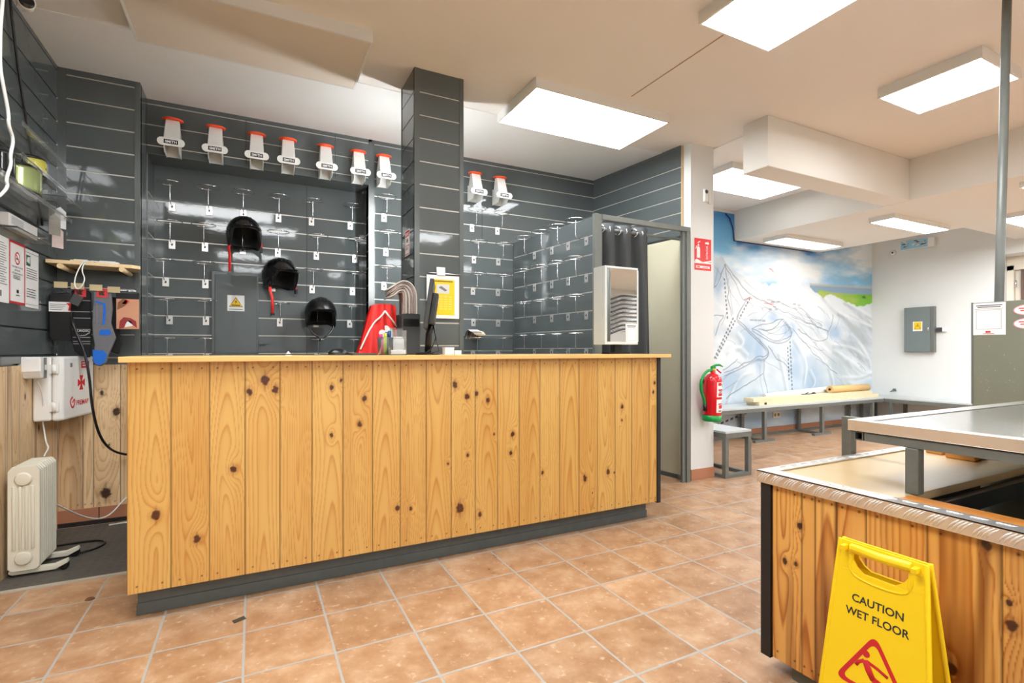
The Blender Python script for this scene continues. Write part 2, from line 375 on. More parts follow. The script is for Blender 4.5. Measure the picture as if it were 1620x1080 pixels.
# boxed-out back-left corner
mb = MB(); slats(mb, (-1.13, 4.28), (-0.69, 4.28), 1.06, CEIL, (0, -1), [2.955 - 0.154 * k for k in range(13)], 0.045, 0.032, bt=0.012)
mb.slab((-0.69, 4.30), (-0.69, 4.85), 1.06, CEIL, 0.02, (1, 0), 2)
mb.slab((-1.13, 4.30), (-0.69, 4.30), 0, 1.06, 0.1, (0, -1), 2)
struct(mb.build('wall_back_left', WM))
pe = [-1.13, -1.0, -0.945, -0.80, -0.692]
S, Z, col, dep = wood_grid(pe, 0.11, 1.06, 0.005, [(-0.9, .87, .012), (-0.82, .74, .02), (-0.72, .55, .012), (-.88, .2, .03), (-0.86, .52, .006)], 33, LT, MD, DK, KN, 0.9, 1.0, 60)
P = np.stack([S, 4.278 + dep, Z], -1); struct(grid_obj('trim_6', P, col, PALE))
mb = MB()
for i in range(2): mb.box(-1.13 + i * 0.22, 4.27, 0.03, -1.13 + i * 0.22 + 0.214, 4.30, 0.112)
mb.box(-1.13, 4.272, 0.0, -0.69, 4.3, 0.03, 1)
struct(mb.build('baseboard_back', [TERRA, BLACKM]))
# back wall: band above the recess, the recess, then the flush part
mb = MB(); n = (0, -1)
slats(mb, (-0.69, 4.53), (0.93, 4.53), 2.6, CEIL, n, ZB, bt=0.022, thick=0.27)
slats(mb, (-0.69, 4.80), (0.90, 4.80), 0.0, 2.6, n, ZN)
mb.slab((-0.685, 4.53), (-0.685, 4.80), 0, 2.593, 0.02, (1, 0), 2)
for z in ZN: mb.slab((-0.6845, 4.545), (-0.6845, 4.79), z - .004, z + .004, 0.002, (1, 0), 1)
slats(mb, (0.90, 4.53), (0.90, 4.80), 0, 2.593, (-1, 0), ZN, slot=3, thick=0.02)
slats(mb, (0.90, 4.53), (2.32, 4.53), 0, CEIL, n, ZB, bl=0.05, bt=0.022, thick=0.1)
slats(mb, (2.32, 4.53), (3.30, 4.53), 2.0, CEIL, n, ZB, bt=0.022, thick=0.1)
mb.slab((2.32, 4.53), (3.30, 4.53), 0, 2.0, 0.1, n, 2)
for x, y in ((-0.05, 4.53), (0.62, 4.53)): mb.slab((x, y - .0006), (x + .004, y - .0006), 2.62, CEIL, 0.0006, n, 3)
for x in (0.42,): mb.slab((x, 4.7994), (x + .004, 4.7994), 0.8, 2.59, 0.0006, n, 3)
mb.slab((1.98, 4.5294), (1.984, 4.5294), 2.22, 2.52, 0.0006, n, 3)
struct(mb.build('wall_back', WM + [SLOTD]))
# right slat wall of the bay, slightly out of square, with a pale lining low down in the cubicle
RW0, RW1 = (3.30, 4.53), (3.436, 3.395)
rn = np.array([RW1[1] - RW0[1], -(RW1[0] - RW0[0])]); rn /= np.linalg.norm(rn)
if rn[0] > 0: rn = -rn
mb = MB(); slats(mb, RW0, RW1, 2.18, CEIL, rn, [2.805 - 0.137 * k for k in range(5)], bt=0.03)
mb.slab(np.array(RW0), np.array(RW1), 0, 2.18, 0.05, rn, 2)
q = rn * 0.012
mb.slab(np.array(RW0) + q, np.array(RW1) + q, 0.03, 2.165, 0.012, rn, 3); mb.slab(np.array(RW0) + q, np.array(RW1) + q, 2.165, 2.185, 0.012, rn, 4)
mb.slab(np.array(RW0) + q * 2.5, np.array(RW1) + q * 2.5, 0.0, 0.035, 0.03, rn, 2)
struct(mb.build('wall_right', WM + [BEIGE, BLACKM]))
# white end of the partition and its skirting
mb = MB(); mb.box(3.462, 3.302, 0, 3.744, 4.9, CEIL); mb.box(3.44, 3.385, 0, 3.4605, 4.6, CEIL, 1)
struct(mb.build('wall_partition', [WHITE, mat('raw board edge', lin(206, 178, 140), 0.7)]))
mb = MB(); mb.box(3.458, 3.292, 0, 3.748, 3.303, 0.095); struct(mb.build('baseboard_partition', TERRA, bevel=0.002))
# square pillar behind the counter
mb = MB()
slats(mb, (0.937, 3.24), (1.279, 3.24), 0, CEIL, n, ZC, 0.035, 0.03, thick=0.02)
slats(mb, (0.937, 3.242), (0.937, 3.562), 0, CEIL, (-1, 0), ZC, 0.0, 0.012, slot=3, thick=0.02)
slats(mb, (1.279, 3.242), (1.279, 3.562), 0, CEIL, (1, 0), ZC, 0.0, 0.0, thick=0.02)
mb.slab((0.937, 3.562), (1.279, 3.562), 0, CEIL, 0.02, (0, 1), 2)
struct(mb.build('wall_pillar', WM + [SLOTD]))
# remaining walls of the shop (mostly outside the frame)
mb = MB(); mb.box(-1.6, -4.2, 0, 10.2, -4.1, CEIL); struct(mb.build('wall_front', WHITE))
mb = MB(); mb.box(8.85, 3.13, 0, 9.6, 4.9, CEIL); mb.box(8.85, 1.9, 2.42, 9.6, 3.13, CEIL); mb.box(8.85, -4.2, 0, 9.6, 1.9, CEIL); struct(mb.build('wall_far_right', WHITE))
# door in the far right wall
DOORW = mat('cream door paint', lin(226, 220, 206), 0.5)
mb = MB(); mb.box(9.25, 1.9, 0, 9.30, 3.13, 2.42); mb.box(9.19, 3.06, 0, 9.25, 3.13, 2.3); mb.box(9.19, 1.95, 2.24, 9.25, 3.13, 2.42)
d1 = struct(mb.build('door_1', DOORW))
mb = MB(); mb.box(9.2, 1.97, 0, 9.24, 2.99, 2.24); mb.build('door_leaf', mat('brown door leaf', lin(104, 84, 74), 0.5, var=0.2, scale=5), d1)
for z in (2.0, 1.1, 0.3): MB().tube([(9.185, 3.04, z), (9.185, 3.04, z + 0.1)], 0.012).build('hinge', ALU, d1)

# ------------------------------------------------------------------ painted mural on the back wall of the bench room
RIDGE= [(5.28,2.36),(5.44,2.37),(5.50,2.30),(5.70,2.19),(6.01,2.10),(6.33,2.06),(6.67,2.14),(6.93,2.12),(7.21,2.11),(7.37,2.01),(7.57,1.94),(7.77,2.01),(7.91,1.95),(8.19,1.90),(8.42,1.85),(8.73,1.88),(8.91,1.92)]
GREENTOP= [(7.53,2.05),(7.77,2.03),(8.25,2.03),(8.91,2.05)]; SEA= [(7.31,2.11),(7.77,2.12),(8.91,2.15)]
LINES=[[(5.48,2.26),(6.01,1.87),(6.57,1.72),(7.64,1.45)],[(6.85,1.62),(7.69,1.44)],[(6.01,1.45),(6.30,1.33),(6.54,1.27),(6.80,1.33),(6.85,1.45),(6.64,1.60)],
[(5.71,1.57),(5.94,1.43),(6.25,1.23),(6.37,1.13),(6.23,1.04),(6.13,1.08),(5.87,0.97),(5.47,0.85)],[(6.34,1.21),(6.45,1.06),(6.67,0.98),(6.85,0.86)],
[(6.25,1.00),(6.25,0.78),(6.34,0.55)],[(5.45,0.89),(5.71,1.04)],[(5.50,0.54),(5.71,0.62),(6.23,0.83)],[(6.80,1.49),(7.07,1.32),(7.37,1.07),(7.69,0.89),(7.91,0.81)],
[(6.64,1.60),(6.33,1.52),(6.01,1.45)],[(6.64,1.60),(6.42,1.44),(6.13,1.43)],[(5.71,1.57),(5.86,1.82),(5.96,1.88)],[(5.48,2.26),(5.52,2.01),(5.61,1.60)],[(5.48,2.26),(5.34,1.98),(5.28,1.95)],
[(5.29,1.59),(5.44,1.60)],[(5.44,1.59),(5.30,1.35)],[(5.48,2.22),(5.70,2.02),(5.78,1.86),(5.86,1.83)],[(7.69,1.44),(7.81,1.59),(7.80,1.68)],[(6.99,1.76),(7.16,1.72),(7.35,1.60),(7.53,1.52)],
[(7.16,1.69),(7.28,1.62),(7.46,1.46)],[(6.99,1.44),(7.31,1.33),(7.52,1.27),(7.66,1.33),(7.67,1.43)],[(6.29,1.83),(6.67,1.83),(6.97,1.71)]]
DOTS=[[(5.64,1.58),(5.29,1.05)],[(5.68,1.55),(5.32,1.05)],[(6.80,1.28),(6.85,0.58)],[(5.47,2.09),(5.53,1.57)],[(5.96,1.85),(5.76,1.58)],[(6.75,1.20),(6.78,0.74)]]
SHADE=[[(7.81,1.12),(8.24,0.96),(8.56,0.79),(8.84,0.75)],[(8.24,1.37),(8.61,1.14),(8.78,0.88)],[(7.81,1.21),(8.35,1.15),(8.68,0.98)],[(7.93,1.70),(8.34,1.58),(8.85,1.49)],[(8.09,1.87),(8.50,1.74),(8.91,1.62)],
[(7.53,1.94),(7.77,1.76),(8.09,1.63)],[(6.87,1.28),(7.16,0.96),(7.09,0.64)],[(7.23,0.82),(7.38,0.63),(7.09,0.46)],[(7.69,0.86),(7.81,0.62),(7.72,0.48)],[(5.52,1.10),(5.70,1.19),(5.88,1.06)],
[(5.70,1.35),(5.82,1.23),(5.70,1.14)],[(6.73,1.50),(6.80,1.41)],[(6.33,1.71),(6.50,1.65)],[(5.50,0.44),(5.70,0.77),(6.01,0.84)],[(6.53,1.10),(6.67,0.74),(6.73,0.47)],[(5.28,1.96),(5.38,2.08)],[(8.01,0.71),(8.50,0.69),(8.85,0.78)],[(8.25,1.68),(8.91,1.44)]]
def dist_line(X, Z, pts):
    d = np.full(X.shape, 9.0)
    for (x0, z0), (x1, z1) in zip(pts[:-1], pts[1:]):
        l2 = (x1 - x0) ** 2 + (z1 - z0) ** 2 + 1e-9; t = np.clip(((X - x0) * (x1 - x0) + (Z - z0) * (z1 - z0)) / l2, 0, 1)
        d = np.minimum(d, np.hypot(X - x0 - t * (x1 - x0), Z - z0 - t * (z1 - z0)))
    return d
def smooth(pts, it=2):
    for _ in range(it):
        q = [pts[0]]
        for a, b in zip(pts[:-1], pts[1:]): q += [(a[0] * .75 + b[0] * .25, a[1] * .75 + b[1] * .25), (a[0] * .25 + b[0] * .75, a[1] * .25 + b[1] * .75)]
        pts = q + [pts[-1]]
    return pts
xs = np.arange(3.744, 8.852, 0.009); zs = np.arange(0.0, 2.955, 0.0075); X, Zm = np.meshgrid(xs, zs)
mixc = lambda c, t, k: c * (1 - t[..., None]) + np.asarray(k) * t[..., None]
sky = L3(120, 186, 224) * np.ones(X.shape + (1,))
hz = np.clip((Zm - 1.9) / 1.0, 0, 1); sky = mixc(sky, np.clip(hz * 1.5 - 0.75, 0, 1), L3(66, 146, 210))
edge = np.clip((Zm - np.where(X < 5.70, 2.80, np.where(X < 7.6, 2.45, 2.62))) / 0.12, 0, 1); sky = mixc(sky, edge * 0.8 * np.clip(fbm(X * 2, Zm * 2, 5, 2) * 1.8, 0, 1), L3(26, 112, 196))
cl = fbm(X * 1.0 + Zm * 0.5, Zm * 3.6 - X * 0.35, 41, 5); sky = mixc(sky, np.clip((cl - 0.40) * 3.6, 0, 1) * 0.95, L3(236, 242, 244))
gr = np.clip((X - 7.2) / 1.0, 0, 1) * np.clip((fbm(X * 1.6, Zm * 4.5 + X, 77, 4) - 0.45) * 4, 0, 1) * 0.55; sky = mixc(sky, gr, L3(150, 176, 192))
bright = np.exp(-(((X - 6.6) / 0.9) ** 2 + ((Zm - 2.25) / 0.16) ** 2)); sky = mixc(sky, bright * 0.55, L3(246, 249, 250))
seaT = np.interp(X[0], [p[0] for p in SEA], [p[1] for p in SEA]); grT = np.interp(X[0], [p[0] for p in GREENTOP], [p[1] for p in GREENTOP])
sky = mixc(sky, np.clip((seaT + 0.03 - Zm) / 0.02, 0, 1) * (X > 7.25) * 0.75, L3(188, 176, 156))
sky = mixc(sky, np.clip((seaT - Zm) / 0.02, 0, 1) * (X > 7.25) * 0.9, L3(128, 160, 188))
sky = mixc(sky, np.clip((grT - Zm) / 0.015, 0, 1) * (X > 7.45), L3(148, 188, 70))
sky = mixc(sky, np.clip((grT - Zm) / 0.015, 0, 1) * (X > 7.45) * np.clip((fbm(X * 5, Zm * 14, 8, 3) - .45) * 4, 0, 1) * .6 , L3(190, 190, 110))
sky = mixc(sky, np.clip((grT - Zm) / 0.015, 0, 1) * np.clip((X - 8.3) / 0.2, 0, 1) * 0.8, L3(112, 188, 40))
sky = mixc(sky, np.exp(-(((X - 8.62) / 0.05) ** 2 + ((Zm - 1.99) / 0.02) ** 2)), L3(40, 80, 34))
rid = np.interp(X[0], [p[0] for p in RIDGE], [p[1] for p in RIDGE]) + (fbm(X[0] * 14, X[0] * 0, 3, 3) - .5) * 0.05
snow = np.ones(X.shape + (1,)) * L3(220, 227, 232)
slope = X - Zm * 1.3
sh = fbm(slope * 1.5, (Zm + X * 0.55) * 2.6, 51, 5); snow = mixc(snow, np.clip((sh - 0.47) * 3.2, 0, 1) * 0.5, L3(150, 176, 196))
sh2 = fbm(slope * 0.9 + 4, (Zm + X * 0.62) * 6, 61, 4); rightw = np.clip((X - 7.4) / 0.8, 0, 1); snow = mixc(snow, np.clip((sh2 - 0.46) * 4, 0, 1) * (0.25 + 0.55 * rightw) * np.clip((rid - Zm) / 0.2, 0, 1), L3(168, 178, 182))
low = np.clip((1.1 - Zm) / 0.8, 0, 1); snow = mixc(snow, low * 0.35 * np.clip(fbm(X * 1.2, Zm * 2, 15, 3) * 1.5, 0, 1), L3(150, 182, 206))
wm = np.exp(-(((X - 6.55) / 0.8) ** 2 + ((Zm - 1.85) / 0.3) ** 2)); snow = mixc(snow, wm * 0.8, L3(244, 246, 247))
for k, (bx, bz, sx, sz) in enumerate([(5.95, 1.25, .16, .22), (6.15, 1.08, .10, .25), (6.45, 1.62, .12, .08), (6.78, 1.45, .14, .1), (6.9, .95, .18, .3), (7.3, .75, .2, .2), (5.6, .75, .25, .16), (7.85, 1.42, .16, .1), (6.1, .25, .4, .12), (6.9, .3, .2, .2), (5.35, 2.05, .08, .2)]):
    e = np.exp(-(((X - bx) / sx) ** 2 + ((Zm - bz) / sz) ** 2)); snow = mixc(snow, np.clip(e * 1.5 * (0.35 + fbm(X * 4, Zm * 4, 90 + k, 3)), 0, 1) * 0.7, L3(146, 176, 204))
for p in SHADE: snow = mixc(snow, np.clip(1.3 - dist_line(X, Zm, smooth(p)) / 0.028, 0, 1) * 0.42 * np.clip(fbm(X * 5, Zm * 5, 19, 2) * 2.2 - .4, 0, 1), L3(150, 164, 172))
for p in SHADE: snow = mixc(snow, np.clip(1.3 - dist_line(X, Zm, [(a + .05, b + .04) for a, b in smooth(p)]) / 0.022, 0, 1) * 0.3, L3(244, 247, 248))
msk = np.clip((rid - Zm) / 0.015, 0, 1); mur = sky * (1 - msk[..., None]) + snow * msk[..., None]
for p in LINES: mur = mixc(mur, np.clip(1.35 - dist_line(X + (fbm(X * 6, Zm * 6, 23, 2) - .5) * .06, Zm + (fbm(X * 6, Zm * 6, 29, 2) - .5) * .06, smooth(p)) / 0.0062, 0, 1) * 0.7, L3(62, 66, 80))
rl = np.random.default_rng(17)
for k in range(26):                                                           # fine secondary pen strokes
    p = LINES[k % len(LINES)]; ox, oz = rl.uniform(-.16, .16), rl.uniform(-.12, .12); q = smooth([(a + ox + rl.uniform(-.03, .03), b + oz + rl.uniform(-.03, .03)) for a, b in p])
    q = q[int(len(q) * rl.uniform(0, .3)):max(4, int(len(q) * rl.uniform(.6, 1)))]
    mur = mixc(mur, np.clip(1.3 - dist_line(X, Zm, q) / 0.0058, 0, 1) * 0.45 * (Zm < rid - .05), L3(96, 104, 124))
for k in range(40):                                                           # short rock strokes
    bx, bz = rl.uniform(5.3, 8.6), rl.uniform(.5, 1.9); ln = rl.uniform(.06, .28); sl = rl.uniform(-.9, -.3) if bx > 6.3 else rl.uniform(-1.2, .8)
    mur = mixc(mur, np.clip(1.2 - dist_line(X, Zm, smooth([(bx, bz), (bx + ln * .5, bz + sl * ln * .5 + .02), (bx + ln, bz + sl * ln)])) / rl.uniform(.006, .016), 0, 1) * 0.4 * (Zm < rid - .05), L3(126, 138, 150))
for p in LINES[2:4]: mur = mixc(mur, np.clip(1.3 - dist_line(X, Zm, [(a, b - .035) for a, b in smooth(p)]) / 0.009, 0, 1) * 0.6, L3(96, 106, 130))
for p in DOTS:
    L_ = math.dist(*p); t = ((X - p[0][0]) * (p[1][0] - p[0][0]) + (Zm - p[0][1]) * (p[1][1] - p[0][1])) / L_
    mur = mixc(mur, np.clip(1.3 - dist_line(X, Zm, p) / 0.014, 0, 1) * (np.mod(t, 0.055) < 0.032) * 0.85, L3(50, 52, 62))
mur = mixc(mur, np.clip(1.4 - dist_line(X, Zm, [(4.6, 0.05), (5.2, 0.16), (6.1, 0.36)]) / 0.014, 0, 1) * (np.mod(X, 0.09) < 0.055) * (Zm < .4), L3(40, 44, 60))
for p in ([(5.86, 1.83), (5.95, 1.86), (6.0, 1.85)], [(6.25, 1.8), (6.45, 1.79)], [(6.36, 2.28), (6.41, 2.27), (6.44, 2.24)], [(6.9, .18), (7.0, .3), (7.3, .33)]): mur = mixc(mur, np.clip(1.3 - dist_line(X, Zm, p) / 0.009, 0, 1) * 0.8, L3(186, 70, 76))
for (bx, bz) in ((6.42, 1.82), (6.47, 1.76), (6.55, 1.83), (6.38, 1.72), (6.5, 1.72), (6.0, 1.56), (6.08, 1.56), (6.16, 1.56), (6.24, 1.555), (6.9, 1.81), (7.0, 1.80)): mur = mixc(mur, ((np.abs(X - bx) < 0.034) & (np.abs(Zm - bz) < 0.013)) * 0.5, L3(90, 96, 110))
MUR = colmat('painted plaster mural', 0.6)
P = np.stack([X, np.full(X.shape, 4.65), Zm], -1)
struct(grid_obj('wall_mural', P, mur, MUR))
mb = MB(); mb.box(3.744, 4.652, 0, 8.9, 4.8, CEIL); struct(mb.build('wall_bench_room', WHITE))
mb = MB()
for i in range(17): mb.box(3.75 + i * 0.31, 4.638, 0.0, 3.75 + i * 0.31 + 0.303, 4.652, 0.095)
mb.box(3.744, 4.641, 0.0, 8.85, 4.652, 0.09, 1); struct(mb.build('baseboard_mural', [TERRA, GROUT]))
mb = MB(); mb.tube([(5.48, 4.637, 2.93), (5.56, 4.637, 2.88), (5.62, 4.637, 2.75), (5.64, 4.637, 2.60)], 0.007, 6); mb.tube([(5.64, 4.643, 2.595), (6.3, 4.643, 2.59), (7.3, 4.643, 2.585)], 0.006, 6)
tag(mb.build('cable', mat('dark blue cable', lin(30, 44, 110), 0.5)), 'dark blue cable running along the top edge of the painted mural', 'cable')
# ------------------------------------------------------------------ ceiling lights
def ceiling_light(label, x0, y0, x1, y1, zt, h=0.07, lit=True, weak=False):
    t = thing('ceiling_light', label, 'ceiling light', ((x0 + x1) / 2, (y0 + y1) / 2, zt - h), 'surface mounted ceiling panels')
    z0 = zt - h; f = 0.012; mb = MB()
    mb.box(x0, y0, z0, x1, y0 + f, zt); mb.box(x0, y1 - f, z0, x1, y1, zt); mb.box(x0, y0 + f, z0, x0 + f, y1 - f, zt); mb.box(x1 - f, y0 + f, z0, x1, y1 - f, zt)
    mb.box(x0 + f, y0 + f, zt - 0.01, x1 - f, y1 - f, zt)
    mb.build('frame', WPLAS, t)
    mb = MB(); mb.box(x0 + f, y0 + f, z0 + 0.002, x1 - f, y1 - f, z0 + 0.006); mb.build('diffuser', (LAMPS if weak == True else LAMPB if weak == 'no' else LAMPM) if lit else mat('unlit diffuser', lin(228, 217, 202), 0.5, var=0.03, scale=1.5), t)
ceiling_light('unlit ceiling panel above the left end of the wooden counter', -0.60, 2.98, 0.617, 3.58, CEIL, lit=False)
ceiling_light('large lit ceiling panel right of the dark pillar', 1.70, 2.98, 2.90, 3.59, CEIL)
ceiling_light('lit ceiling panel cut off by the top of the picture', 2.165, 0.80, 2.735, 2.01, CEIL)
ceiling_light('square lit ceiling panel crossed by the thin steel pole', 3.93, 1.45, 4.47, 2.03, CEIL)
ceiling_light('lit ceiling panel in the bay beside the mural, above the fire sign', 4.15, 3.43, 5.35, 4.03, CEIL, weak=True)
ceiling_light('unseen ceiling panel added over the left walkway to brighten that side', -0.95, 1.70, 0.25, 2.30, CEIL)  # out of view, added to brighten the left side
ceiling_light('narrow lit panel on the soffit nearest the mural', 5.90, 4.08, 7.08, 4.41, SOFF, 0.05, weak=True)
ceiling_light('narrow lit panel on the soffit above the grey wall cabinet', 6.03, 2.95, 7.20, 3.20, SOFF, 0.05, weak='no')
ceiling_light('narrow lit panel on the soffit above the far door', 7.12, 2.20, 8.32, 2.52, SOFF, 0.05, weak='no')
ceiling_light('lit panel at the right edge of the picture, behind the steel pole', 5.88, 1.60, 7.08, 1.92, SOFF, 0.05, weak='no')
for x0, y0, x1, y1 in ((-0.6, 0.85, 0.6, 1.45), (-0.6, -1.6, 0.6, -1.0), (1.6, -1.6, 2.8, -1.0), (3.6, -1.6, 4.8, -1.0), (1.6, -3.4, 2.8, -2.8), (-0.6, -3.4, 0.6, -2.8)):  # unseen panels added for overall brightness
    ceiling_light('unseen ceiling panel added behind the camera for overall brightness', x0, y0, x1, y1, CEIL)
ceiling_light('lit soffit panel behind the camera', 6.2, -1.6, 7.4, -1.2, SOFF, 0.05, weak='no'); ceiling_light('lit soffit panel behind the camera', 6.2, -0.2, 7.4, 0.2, SOFF, 0.05, weak='no')  # this unseen pair is added to lift the light on the right

# upright fluorescent tube on the hidden back of the pillar (its streak shows in the glossy panels)
t = thing('tube_light', 'upright fluorescent tube on the hidden back face of the dark pillar', 'tube light', (1.12, 3.60, 1.62))
mb = MB(); mb.box(1.09, 3.563, 1.62, 1.15, 3.59, 2.78); mb.build('batten', WPLAS, t)
mb = MB(); mb.tube([(1.12, 3.612, 1.66), (1.12, 3.612, 2.74)], 0.013, 14); mb.build('tube', mat('lit fluorescent tube', (1, 1, 1, 1), .5, emit=42), t)
for z in (1.635, 2.765): MB().box(1.105, 3.59, z - .025, 1.135, 3.625, z + .025).build('holder', WPLAS, t)

# ------------------------------------------------------------------ main sales counter
LTC, MDC, DKC, KNC = L3(214, 172, 98), L3(194, 136, 62), L3(160, 98, 36), L3(74, 34, 14)
sc_ = thing('sales_counter', 'long counter faced with varnished knotty pine boards on a dark grey plinth', 'counter', (1.0, 2.95, 0))
pe = [-0.472, -0.317, -0.173, -0.032, 0.114, 0.256, 0.4, 0.545, 0.688, 0.829, 0.971, 1.113, 1.253, 1.393, 1.533, 1.672, 1.814, 1.956, 2.096, 2.233, 2.382, 2.452]
KNT = [(-0.371, 0.449, .016), (-0.221, 0.321, .014), (-0.080, 0.615, .013), (-0.014, 0.966, .013), (0.051, 1.018, .019), (0.095, 0.972, .014), (0.346, 0.974, .011), (0.390, 1.009, .007), (0.346, 0.738, .009), (0.504, 0.912, .012), (0.481, 0.785, .011),
       (0.673, 0.334, .011), (0.744, 0.322, .008), (0.951, 0.537, .006), (0.993, 0.966, .015), (1.063, 0.901, .014), (1.122, 0.911, .011), (1.191, 0.874, .012), (1.067, 0.574, .008), (1.021, 0.283, .022), (1.141, 0.232, .012), (1.229, 0.677, .006),
       (1.348, 0.668, .012), (1.337, 0.560, .011), (1.550, 0.422, .010), (1.859, 0.353, .015), (2.040, 0.374, .015), (2.154, 0.787, .011), (2.151, 0.699, .007), (2.090, 0.363, .006), (2.432, 0.936, .010), (2.420, 0.873, .009), (1.916, 0.253, .004)]
S, Z, col, dep = wood_grid(pe, 0.128, 1.106, 0.0034, KNT, 5, LTC, MDC, DKC, KNC, 1.0, 0.15, 84)
P = np.stack([S, 2.64 + dep, Z], -1); grid_obj('front_panel', P, col, WOODC, sc_)
PINEV = mat('varnished pine edge', lin(216, 172, 98), 0.35, var=0.14, scale=30, coat=0.2)
mb = MB(); mb.box(-0.472, 2.6435, 0.128, 2.452, 2.665, 1.106); mb.build('backing_board', PINEV, sc_)
mb = MB(); mb.box(2.452, 2.636, 0.118, 2.482, 3.15, 1.106); mb.build('end_panel', BLACKM, sc_)
mb = MB(); mb.box(-0.472, 2.667, 0.128, -0.452, 3.15, 1.106); mb.build('end_panel', PINEV, sc_)
mb = MB(); mb.box(-0.449, 2.725, 0.0, 2.43, 2.76, 0.128); mb.box(-0.452, 2.718, 0, 2.433, 2.725, 0.052); mb.box(-0.449, 2.76, 0, -0.42, 3.1, 0.128); mb.box(2.40, 2.76, 0, 2.43, 3.1, 0.128)
mb.build('plinth', mat('scuffed grey plinth', lin(88, 96, 96), 0.4, var=0.2, scale=18), sc_, bevel=0.0015)
mb = MB(); mb.box(-0.495, 2.60, 1.106, 1.1, 3.2, 1.131); mb.box(1.101, 2.60, 1.106, 2.545, 3.2, 1.1305)
mb.build('countertop', mat('pine countertop', lin(224, 184, 114), 0.3, var=0.16, scale=6, coat=0.3), sc_, bevel=0.003)

# ------------------------------------------------------------------ workshop counter on the right
wc = thing('workshop_counter', 'orange varnished board counter edged with tread plate, at the right', 'counter', (2.4, 0.6, 0))
LT2, MD2, DK2, KN2 = L3(232, 178, 96), L3(206, 128, 52), L3(122, 58, 18), L3(64, 28, 10)
pe = [-0.2, -0.05, 0.12, 0.28, 0.42, 0.575, 0.733, 0.89, 0.977, 1.047, 1.093, 1.204]
S, Z, col, dep = wood_grid(pe, 0.062, 0.69, 0.003, [(1.100, .560, .009), (1.114, .426, .007), (1.154, .421, .008), (.605, .664, .010), (.678, .311, .013), (.557, .482, .012), (.561, .537, .006)], 12, LT2, MD2, DK2, KN2, 1.35, 1.0, 60, 0.02)
P = np.stack([1.66 + dep, S, Z], -1)[:, ::-1]; grid_obj('front_panel', P, col[:, ::-1], WOODC, wc)
mb = MB(); mb.box(1.6635, -0.2, 0.062, 1.69, 1.204, 0.69); mb.build('backing_board', PINEV, wc)
mb = MB(); mb.box(1.652, 1.205, 0.056, 1.69, 1.243, 0.69); mb.box(1.69, 1.225, 0.056, 3.3, 1.243, 0.69); mb.build('corner_post', BLACKM, wc)
mb = MB(); mb.box(1.695, 1.12, 0.0, 1.73, 1.15, 0.7); mb.box(1.695, -0.2, 0, 1.72, 1.12, 0.062); mb.box(1.72, 1.12, 0, 3.3, 1.15, 0.062); mb.build('plinth', STEEL, wc)
TOPW = mat('worn pale plywood', lin(204, 176, 130), 0.32, var=0.12, scale=5, coat=0.2)
mb = MB(); mb.box(1.70, 0.83, 0.692, 3.3, 1.205, 0.717); mb.build('worktop_sheet', TOPW, wc)
mb = MB(); mb.box(1.705, -0.2, 0.692, 1.79, 0.829, 0.717); mb.build('edge_board', mat('orange varnished strip', lin(216, 142, 66), 0.35, var=0.15, scale=20), wc)
mb = MB(); mb.box(1.642, -0.2, 0.68, 1.651, 1.252, 0.722); mb.box(1.642, -0.2, 0.7185, 1.70, 1.252, 0.7225); mb.box(1.70, 1.205, 0.7185, 3.3, 1.252, 0.7225); mb.box(1.651, 1.245, 0.68, 3.3, 1.252, 0.7185)
k = 0; y = 1.225
while y > -0.18:
    for i in range(4):
        o = (i - 1.5) * 0.0095; mb.tube([(1.6425, y + 0.012 + o, 0.6845), (1.6408, y + .005 + o, 0.698), (1.6408, y - .003 + o, 0.707), (1.6425, y - 0.014 + o, 0.7165)], [0.0008, 0.0024, 0.0024, 0.0008], 6, 1)
    for i in range(4):
        if y > 0.2: mb.tube([(1.655 + 0.02, y - 0.022 + (i - 1.5) * 0.008, 0.7226), (1.665 + 0.022, y - 0.034 + (i - 1.5) * 0.008, 0.7226)], 0.0016, 6)
    y -= 0.052
x = 1.74
while x < 3.25:
    for i in range(4): mb.tube([(x + i * 0.009, 1.215, 0.7226), (x + 0.016 + i * 0.009, 1.238, 0.7226)], 0.0016, 6)
    x += 0.06
mb.build('tread_plate_edging', [ALU, mat('tread bar with painted highlight', (0.93, 0.93, 0.92, 1), 0.4, 0.5, var=0.02)], wc)  # second material is pale to paint in the bars' bright reflections
mb = MB(); mb.box(1.80, 0.80, 0.63, 3.3, 0.828, 0.685); mb.box(1.80, 0.79, 0.685, 3.3, 0.80, 0.69, 0); mb.box(1.79, -0.2, 0.3, 1.80, 0.83, 0.69); mb.box(1.80, -0.2, 0.3, 3.3, 0.80, 0.31)
mb.build('bay_frame', mat('dark steel channel', lin(60, 66, 68), 0.3, 0.6), wc)
# glossy black parts stored in the open bay
t = thing('plastic_bindings', 'glossy black plastic bindings heaped in the open bay of the workshop counter', 'bindings', (2.2, 0.6, 0.31))
mb = MB()
for i in range(9):
    a = random.uniform(0, 6.28); x, y, z = random.uniform(1.95, 2.6), random.uniform(0.45, 0.70), random.uniform(0.44, 0.6); l = random.uniform(0.06, 0.12)
    mb.tube([(x - l * math.cos(a), y - l * .5 * math.sin(a), z - .03), (x, y, z + .02), (x + l * math.cos(a), y + l * .5 * math.sin(a), z - .01)], [0.022, 0.03, 0.018], 8)
mb.box(1.83, 0.35, 0.31, 2.7, 0.74, 0.44); mb.build('moulded_shell', BLACKG, t, bevel=0.006)
mb = MB()
for i in range(5): x = 1.95 + i * 0.13; mb.tube([(x, 0.5, 0.58), (x + .05, 0.58, 0.62), (x + .11, 0.64, 0.575)], 0.009, 6)
mb.build('strap', GREYP, t)

